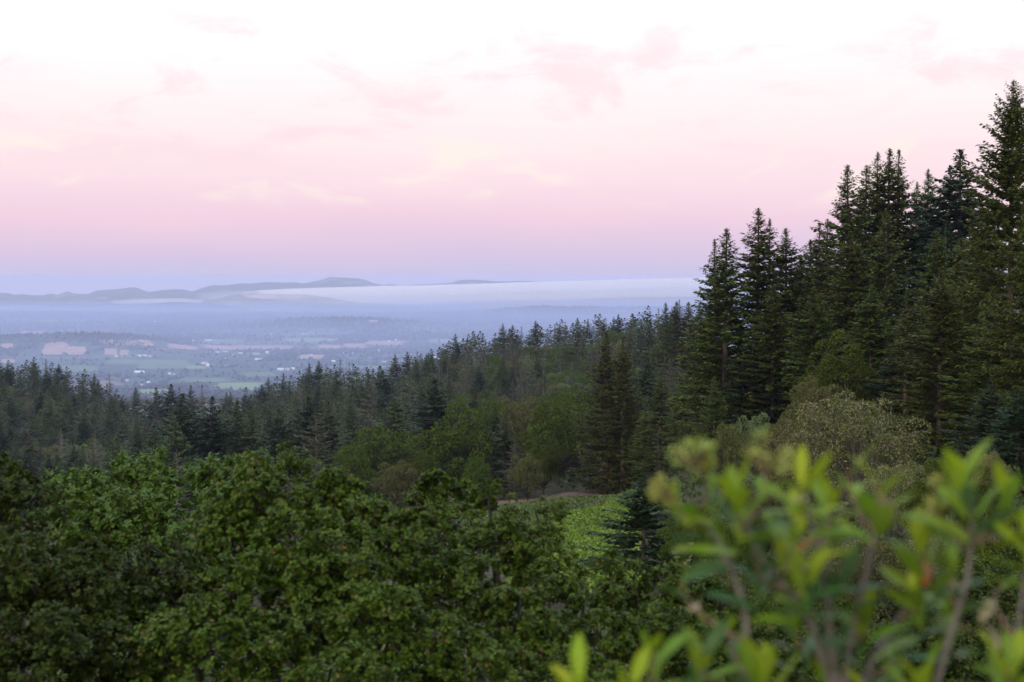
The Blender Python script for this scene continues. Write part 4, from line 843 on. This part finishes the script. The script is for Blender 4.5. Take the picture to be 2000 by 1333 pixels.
# right near oak
tot += oak_crown(4, blobs_from([(880, 1040, 12.6, 75), (855, 950, 13.4, 42), (910, 985, 13.2, 45), (955, 965, 13.4, 34), (840, 985, 13.2, 45), (960, 1080, 12, 85), (1060, 1035, 13, 38), (1075, 1005, 13.2, 26), (1050, 1110, 12, 80), (900, 1160, 11.2, 105), (1020, 1200, 11, 110), (1140, 1170, 11.6, 85), (1220, 1140, 12, 60), (1300, 1140, 12.4, 65), (1180, 1260, 11, 105), (1290, 1230, 11.4, 95), (860, 1290, 10.2, 120), (1000, 1320, 10, 120), (1130, 1340, 10.2, 110), (1390, 1200, 12, 90), (1400, 1310, 11.4, 100), (1500, 1260, 12.4, 90), (1000, 1010, 13.2, 32)], 5), (.035, .0122), 390, M['oak'], 'dark near oak reaching under the leafy shrub before the vineyard', GO, (0.3, 12.4), 0)
# low dark oaks seen through the shrub
tot += oak_crown(5, blobs_from([(1620, 1250, 17, 90), (1740, 1220, 18, 90), (1850, 1190, 19, 90), (1960, 1180, 19, 95), (1700, 1330, 16, 100), (1850, 1310, 17, 100), (1990, 1300, 17, 100), (2060, 1210, 18, 90), (1560, 1320, 15, 90)], 6), (.05, .016), 130, M['oak'], 'dark oak seen low between the shrub stems', GO, (5.2, 18.5))

# ------------------------------------------------------------------ leafy shrub close to the camera
def leaf_mesh(seed, bend, fold, wide):
    rg = np.random.default_rng(seed); nu, nv = 5, 11; V = []
    for j in range(nv):
        t = j / (nv - 1); wv = wide * (math.sin(math.pi * min(1, t * .93 + .07) ** 1.25) ** .8 if t < 1 else 0) + .004
        if t == 0: wv = .012
        for i in range(nu):
            s = (i / (nu - 1) - .5) * 2
            V.append((s * wv, t, abs(s) * wv * fold - bend * t * t + .012 * math.sin(9 * t + seed) * s))
    k = (np.arange(nv - 1)[:, None] * nu + np.arange(nu - 1)[None]).ravel()
    return np.array(V), np.stack([k, k + 1, k + nu + 1, k + nu], -1)
def leaf_mat(name, c, under, rough=.38, trans=.35, vein=1.25):
    m, t = mat_new(name); n = t.nodes; l = t.links
    tcn = n.new('ShaderNodeTexCoord'); sp = n.new('ShaderNodeSeparateXYZ'); l.new(tcn.outputs['Object'], sp.inputs[0])
    ab = n.new('ShaderNodeMath'); ab.operation = 'ABSOLUTE'; l.new(sp.outputs['X'], ab.inputs[0])
    mr = n.new('ShaderNodeMapRange'); mr.inputs['From Min'].default_value = 0; mr.inputs['From Max'].default_value = .025; mr.inputs['To Min'].default_value = vein; mr.inputs['To Max'].default_value = 1; l.new(ab.outputs[0], mr.inputs['Value'])
    oi = n.new('ShaderNodeObjectInfo'); hs = n.new('ShaderNodeHueSaturation'); hs.inputs['Color'].default_value = (*c, 1)
    h = n.new('ShaderNodeMapRange'); h.inputs['To Min'].default_value = .487; h.inputs['To Max'].default_value = .525; l.new(oi.outputs['Random'], h.inputs['Value']); l.new(h.outputs[0], hs.inputs['Hue']); l.new(mr.outputs[0], hs.inputs['Value'])
    nz = n.new('ShaderNodeTexNoise'); nz.inputs['Scale'].default_value = 6; l.new(tcn.outputs['Object'], nz.inputs['Vector'])
    mx = n.new('ShaderNodeMix'); mx.data_type = 'RGBA'; mx.blend_type = 'MULTIPLY'; mx.inputs['Factor'].default_value = .4; l.new(hs.outputs[0], mx.inputs[6]); l.new(nz.outputs[0], mx.inputs[7])
    g = n.new('ShaderNodeNewGeometry'); mu = n.new('ShaderNodeMix'); mu.data_type = 'RGBA'; mu.inputs[7].default_value = (*under, 1); l.new(g.outputs['Backfacing'], mu.inputs['Factor']); l.new(mx.outputs[2], mu.inputs[6])
    p = n.new('ShaderNodeBsdfPrincipled'); p.inputs['Roughness'].default_value = rough; p.inputs['Specular IOR Level'].default_value = .25; l.new(mu.outputs[2], p.inputs['Base Color'])
    tr = n.new('ShaderNodeBsdfTranslucent'); l.new(mx.outputs[2], tr.inputs[0]); ms = n.new('ShaderNodeMixShader'); ms.inputs[0].default_value = trans; l.new(p.outputs[0], ms.inputs[1]); l.new(tr.outputs[0], ms.inputs[2])
    o = n.new('ShaderNodeOutputMaterial'); l.new(ms.outputs[0], o.inputs[0]); return m
LM = [leaf_mat('young_leaf', (.36, .44, .008), (.25, .33, .03)), leaf_mat('leaf_green', (.20, .31, .010), (.18, .26, .04)), leaf_mat('deep_leaf', (.075, .155, .022), (.12, .19, .08), rough=.3), leaf_mat('withered_leaf', (.42, .30, .15), (.40, .30, .18), rough=.6), leaf_mat('orange_leaf', (.55, .22, .02), (.45, .22, .05))]
LMESH = [[mesh_from('leaf', *leaf_mesh(v, bd, fo, wi), LM[k], True) for v, (bd, fo, wi) in enumerate([(.10, .30, .165), (.28, .4, .16), (-.10, .25, .175), (.18, .5, .145)])] for k in range(5)]
BUD = foliage('flower_buds', (.34, .38, .06), (.47, .48, .11), (.26, .34, .05), .3, trans=.2, vary=.1)
srng = np.random.default_rng(17)
# sprigs: px, py of the sprig's foot, depth, lean in the picture (x), number of leaves, leaf length m, palette, buds
SP = [(1335, 985, 2.15, -.55, 5, .062, 'y', 1), (1385, 930, 2.1, -.25, 6, .065, 'y', 1), (1440, 985, 2.05, -.1, 12, .085, 'y', 0), (1490, 930, 2.15, .15, 6, .065, 'g', 1), (1395, 1020, 2.15, -.8, 8, .085, 'd', 0),
      (1565, 970, 2.0, -.05, 13, .090, 'y', 0), (1620, 985, 2.1, .1, 11, .088, 'g', 0), (1715, 965, 2.05, .05, 11, .088, 'y', 0), (1660, 935, 2.2, -.1, 6, .08, 'd', 0), (1890, 960, 2.05, -.05, 15, .090, 'g', 0), (1950, 985, 2.1, .25, 10, .085, 'y', 0), (1850, 1015, 2.15, -.35, 8, .07, 'g', 1),
      (1480, 1100, 2.1, -.1, 13, .085, 'd', 0), (1575, 1130, 2.0, .0, 13, .090, 'g', 0), (1640, 1115, 2.1, .25, 12, .090, 'd', 0), (1540, 1060, 2.15, .1, 9, .080, 'y', 0), (1800, 1075, 2.1, -.15, 10, .080, 'y', 0), (1850, 1120, 2.15, .15, 10, .075, 'g', 0), (1790, 1165, 2.1, -.3, 10, .072, 'g', 0), (1690, 1210, 2.1, -.05, 12, .085, 'g', 0), (1850, 1200, 2.2, -.2, 9, .07, 'd', 0), (1940, 1150, 2.2, .5, 6, .065, 'w', 0),
      (1140, 1345, 2.0, -.25, 9, .082, 'y', 0), (1225, 1355, 2.05, .15, 9, .080, 'y', 0), (1275, 1275, 2.1, .0, 8, .075, 'y', 0), (1370, 1290, 2.1, .05, 11, .080, 'g', 0), (1490, 1330, 2.05, .05, 11, .085, 'y', 0), (1430, 1240, 2.2, -.15, 8, .070, 'g', 0), (1620, 1300, 2.15, -.15, 10, .078, 'd', 0), (1560, 1230, 2.2, -.3, 9, .075, 'd', 0), (1800, 1345, 2.0, -.05, 12, .085, 'y', 0), (1700, 1350, 2.1, .0, 9, .075, 'g', 0), (1965, 1310, 2.05, .0, 13, .085, 'g', 0), (2010, 1060, 2.1, -.1, 10, .085, 'y', 0), (1345, 1150, 2.25, -.5, 6, .06, 'g', 0), (1760, 1260, 2.2, .1, 8, .07, 'd', 0)]
base = np.array(at(1660, 1620, 2.15))
root = np.array([base[0], base[1], gz(base[0], base[1]) - .05])
shrub = empty('leafy_shrub', root); tag(shrub, 'out-of-focus leafy shrub with fresh yellow-green leaves and pale flower buds', 'shrub')
def curve(p, q, bow, n=7):
    t = np.linspace(0, 1, n)[:, None]; return p * (1 - t) + q * t + np.sin(t * math.pi) * bow
# main stems as the photograph shows them: polylines of (px, py, d)
STEMS = [[(1650, 1450, 2.15), (1648, 1333, 2.14), (1672, 1210, 2.12), (1700, 1080, 2.08), (1715, 975, 2.05)],
         [(1652, 1450, 2.16), (1625, 1333, 2.15), (1590, 1230, 2.12), (1555, 1165, 2.10), (1500, 1120, 2.1), (1440, 1000, 2.06)],
         [(1648, 1400, 2.15), (1622, 1260, 2.13), (1612, 1120, 2.08), (1575, 985, 2.02)],
         [(1800, 1480, 2.12), (1830, 1333, 2.12), (1862, 1220, 2.12), (1895, 1120, 2.1), (1900, 975, 2.06)],
         [(1660, 1440, 2.16), (1700, 1290, 2.18), (1770, 1190, 2.16), (1805, 1085, 2.11)],
         [(1500, 1500, 2.12), (1450, 1333, 2.12), (1465, 1200, 2.12), (1400, 1040, 2.15), (1345, 995, 2.15)],
         [(1350, 1500, 2.08), (1290, 1400, 2.06), (1215, 1370, 2.05), (1145, 1350, 2.02)],
         [(1960, 1500, 2.1), (1970, 1400, 2.08), (1985, 1250, 2.1), (2012, 1070, 2.1)]]
stem = Tubes(); stem.add(curve(root, base, np.array([.02, 0, 0])) - root, np.linspace(.022, .016, 7), 9)
SPTS = []
for sl in STEMS:
    p = np.array([at(*q_) for q_ in sl]); p = np.vstack([base if abs(sl[0][0] - 1650) < 20 else base * .5 + p[0] * .5 + np.array([0, 0, -.06]), p])
    if abs(sl[0][0] - 1650) >= 20: p = np.vstack([base, p])
    tt = np.linspace(0, len(p) - 1, 26); p = np.stack([np.interp(tt, np.arange(len(p)), p[:, i_]) for i_ in range(3)], -1)
    for _ in range(3): p[1:-1] = .25 * p[:-2] + .5 * p[1:-1] + .25 * p[2:]
    stem.add(p - root, np.linspace(.0078, .0028, 26), 8); SPTS.append(p[4:-1])
obj('stem', stem.mesh('stem', M['twig']), shrub)
SPTS = np.concatenate(SPTS)
nleaf = 0
PAL = {'y': [1, 1, 0, 1, 2], 'g': [1, 1, 2, 2, 1], 'd': [2, 2, 1, 2], 'w': [3, 3, 3, 1]}
for si, (px, py, dd, lean, nl, ll, pal, buds) in enumerate(SP):
    foot = np.array(at(px, py + 26, dd)); ll *= 1.03; nl = max(5, int(nl * .9))
    w_ = SPTS - foot; sc2 = np.linalg.norm(w_, axis=1) + np.where(w_[:, 2] > -.01, .3, 0); f = SPTS[int(np.argmin(np.abs(sc2 - .05) + sc2 * .5))]
    ax = unit(np.array([lean, srng.uniform(-.35, .2), 1.0])); tip = foot + ax * .035
    tw = Tubes(); bow = np.array([0, .02, -.06]) * np.linalg.norm(foot - f)
    tw.add(np.vstack([curve(f, foot, bow, 9), tip]) - root, np.concatenate([np.linspace(.0034, .0022, 9), [.0015]]), 7)
    twig = obj('branch', tw.mesh('branch', M['twig_young']), shrub)
    for j in range(nl):
        k = PAL[pal][srng.integers(len(PAL[pal]))]
        if pal in 'yg' and j / nl > .6 and srng.random() < (.8 if pal == 'y' else .45): k = 0
        if srng.random() < .03: k = 3
        if srng.random() < .006: k = 4
        th = j * 2.4 + srng.normal(0, .25); frac = j / nl
        e1 = unit(np.cross(ax, np.array([.2, 1.0, .1]))); e2 = np.cross(ax, e1)
        rd = e1 * math.cos(th) + e2 * math.sin(th)
        p0 = foot + ax * (-.055 + .095 * frac) + rd * .002
        lift = .40 + 1.6 * frac + srng.normal(0, .25)
        if k == 3: lift = srng.uniform(-.5, .1)
        a = Vector(unit(rd + ax * lift)); nrm = Vector(ax - rd * .5 * lift + srng.normal(0, .25, 3))
        b = a.cross(nrm).normalized(); c = b.cross(a)
        s = ll * srng.uniform(.72, 1.18) * (1 - .25 * frac)
        lf = obj('leaf', LMESH[k][srng.integers(4)], twig)
        lf.matrix_local = Matrix.Translation(Vector(p0 - root)) @ Matrix((b, a, c)).transposed().to_4x4() @ Matrix.Scale(float(s), 4); nleaf += 1
    if buds:
        n_ = 150; cpos = tip + ax * .022; sub = srng.normal(0, 1, (7, 3)) * np.array([.013, .013, .016]); dv = unit(srng.normal(0, 1, (n_, 3))); P = cpos + sub[srng.integers(7, size=n_)] + dv * (srng.random(n_) ** .5)[:, None] * .010
        stalks = Tubes()
        for i in range(0, n_, 6): stalks.add(np.array([tip - ax * .01, (tip + P[i]) / 2, P[i]]) - root, [.0012, .0009, .0006], 3)
        V, F = cards(P - root, dv + srng.normal(0, .4, (n_, 3)), srng.normal(0, 1, (n_, 3)), np.full(n_, .0085), np.full(n_, .0030), .3)
        bo = obj('flower_buds', mesh_from('flower_buds', V, F, BUD), twig); bo['kind'] = 'stuff'
        obj('bud_stalks', stalks.mesh('bud_stalks', M['twig_young']), twig)

# ------------------------------------------------------------------ fog bank and mist lying over the far valley
def vol_mat(name, dens, colr):
    m, t = mat_new(name); n = t.nodes
    p = n.new('ShaderNodeVolumePrincipled'); p.inputs['Color'].default_value = (*colr, 1); p.inputs['Density'].default_value = dens; p.inputs['Anisotropy'].default_value = 0.0
    o = n.new('ShaderNodeOutputMaterial'); t.links.new(p.outputs[0], o.inputs['Volume']); return m
def lens(name, pts, d0, d1, thick, dens, colr, parent=None, seed=0, rough=6.0, taper=1.0):
    """A closed lens of fog: pts = (px, top_py at mid depth); tapers to its rim on all sides."""
    nu, nv = 150, 26; dm = (d0 + d1) / 2
    pxs = np.array([p for p, _ in pts], float); zs = np.array([zpy(y, dm) for _, y in pts])
    U = np.linspace(pxs[0], pxs[-1], nu); top, bot = [], []
    V = np.linspace(0, 1, nv)
    for j in range(nv):
        d = d0 + (d1 - d0) * V[j] + 0 * U
        x = (U - 1000) / FPX * d
        e = np.clip(np.minimum((U - U[0]), (U[-1] - U)) / (taper * 220.0), 0, 1) ** .7 * np.sqrt(max(0.0, 1 - (2 * V[j] - 1) ** 4))
        zt = np.interp(U, pxs, zs) + rough * fbm(x / 420.0 + seed, d / 900.0, 91, 5) * 2
        zb = zt - thick
        zmid = zt - thick * .12
        top.append(np.stack([x, d, zmid + (zt - zmid) * e + CAMZ], -1)); bot.append(np.stack([x, d, zmid - (zmid - zb) * e - .5 + CAMZ], -1))
    T = np.concatenate(top); B = np.concatenate(bot); n_ = nu * nv
    k = (np.arange(nv - 1)[:, None] * nu + np.arange(nu - 1)[None]).ravel()
    F = [np.stack([k, k + 1, k + nu + 1, k + nu], -1), n_ + np.stack([k, k + nu, k + nu + 1, k + 1], -1)]
    i = np.arange(nu - 1); j = np.arange(nv - 1) * nu; o = (nv - 1) * nu
    F += [np.stack([i + 1, i, i + n_, i + 1 + n_], -1), np.stack([o + i, o + i + 1, o + i + 1 + n_, o + i + n_], -1), np.stack([j, j + nu, j + nu + n_, j + n_], -1), np.stack([j + nu + nu - 1, j + nu - 1, j + nu - 1 + n_, j + 2 * nu - 1 + n_], -1)]
    return obj(name, mesh_from(name, np.concatenate([T, B]), F, vol_mat(name, dens, colr)), parent)
TOP = [(500, 568), (560, 565), (650, 562.5), (760, 560), (900, 556.5), (1000, 553), (1100, 550.5), (1200, 547), (1300, 544.5), (1400, 542.5), (1700, 539), (2400, 536)]
fb = lens('fog_bank', TOP, 14500, 19500, 105, 1.4e-3, (1.0, .91, .84), seed=1)
tag(fb, 'long flat-topped bank of pale fog before the far mountains', 'fog', kind='stuff')
lens('fog_veil', [(p - 30, y + 1.5) for p, y in TOP], 13800, 19000, 200, 3.2e-4, (1.0, .92, .9), fb, seed=2)
lens('fog_skirt', [(p - 120, y + 4) for p, y in TOP], 11800, 18500, 260, 1.1e-4, (.90, .88, .98), fb, seed=3)
mi = lens('valley_mist', [(-500, 596), (-200, 597), (0, 599), (200, 599), (350, 600), (560, 600)], 12900, 15000, 75, 1.6e-4, (.93, .94, 1), seed=4)
tag(mi, 'thin whitish mist lying along the foot of the far hills', 'mist', kind='stuff')
lens('low_mist', [(-900, 612), (0, 612), (600, 612), (1200, 608), (2100, 600)], 2700, 14300, 110, 2.5e-4, (.55, .66, 1), mi, seed=6, rough=8)
mp_ = lens('mist_pocket', [(215, 588), (260, 586.5), (300, 585), (350, 584.5), (400, 586)], 16600, 19200, 60, 5e-4, (.98, .96, .97), seed=5, taper=.18, rough=3)
tag(mp_, 'small bright pocket of fog behind a low hill before the mountains', 'mist', kind='stuff')

# ------------------------------------------------------------------ the air itself
lo = float(ZZ.min()) - 1.5; hi = max(CAMZ + 42, float(ZZ.max()) + 4); xa = float(np.abs(XX).max()) + 200
V = [(sx * xa, sy, sz) for sz in (lo, hi) for sy in (-140, 34200) for sx in (-1, 1)]
hz = obj('haze', mesh_from('haze', V, np.array([[0, 2, 3, 1], [4, 5, 7, 6], [0, 1, 5, 4], [2, 6, 7, 3], [0, 4, 6, 2], [1, 3, 7, 5]]), vol_mat('haze', 5.2e-5, (.71, .735, .97))))
tag(hz, 'bluish evening haze filling the valley air', 'haze', kind='stuff')
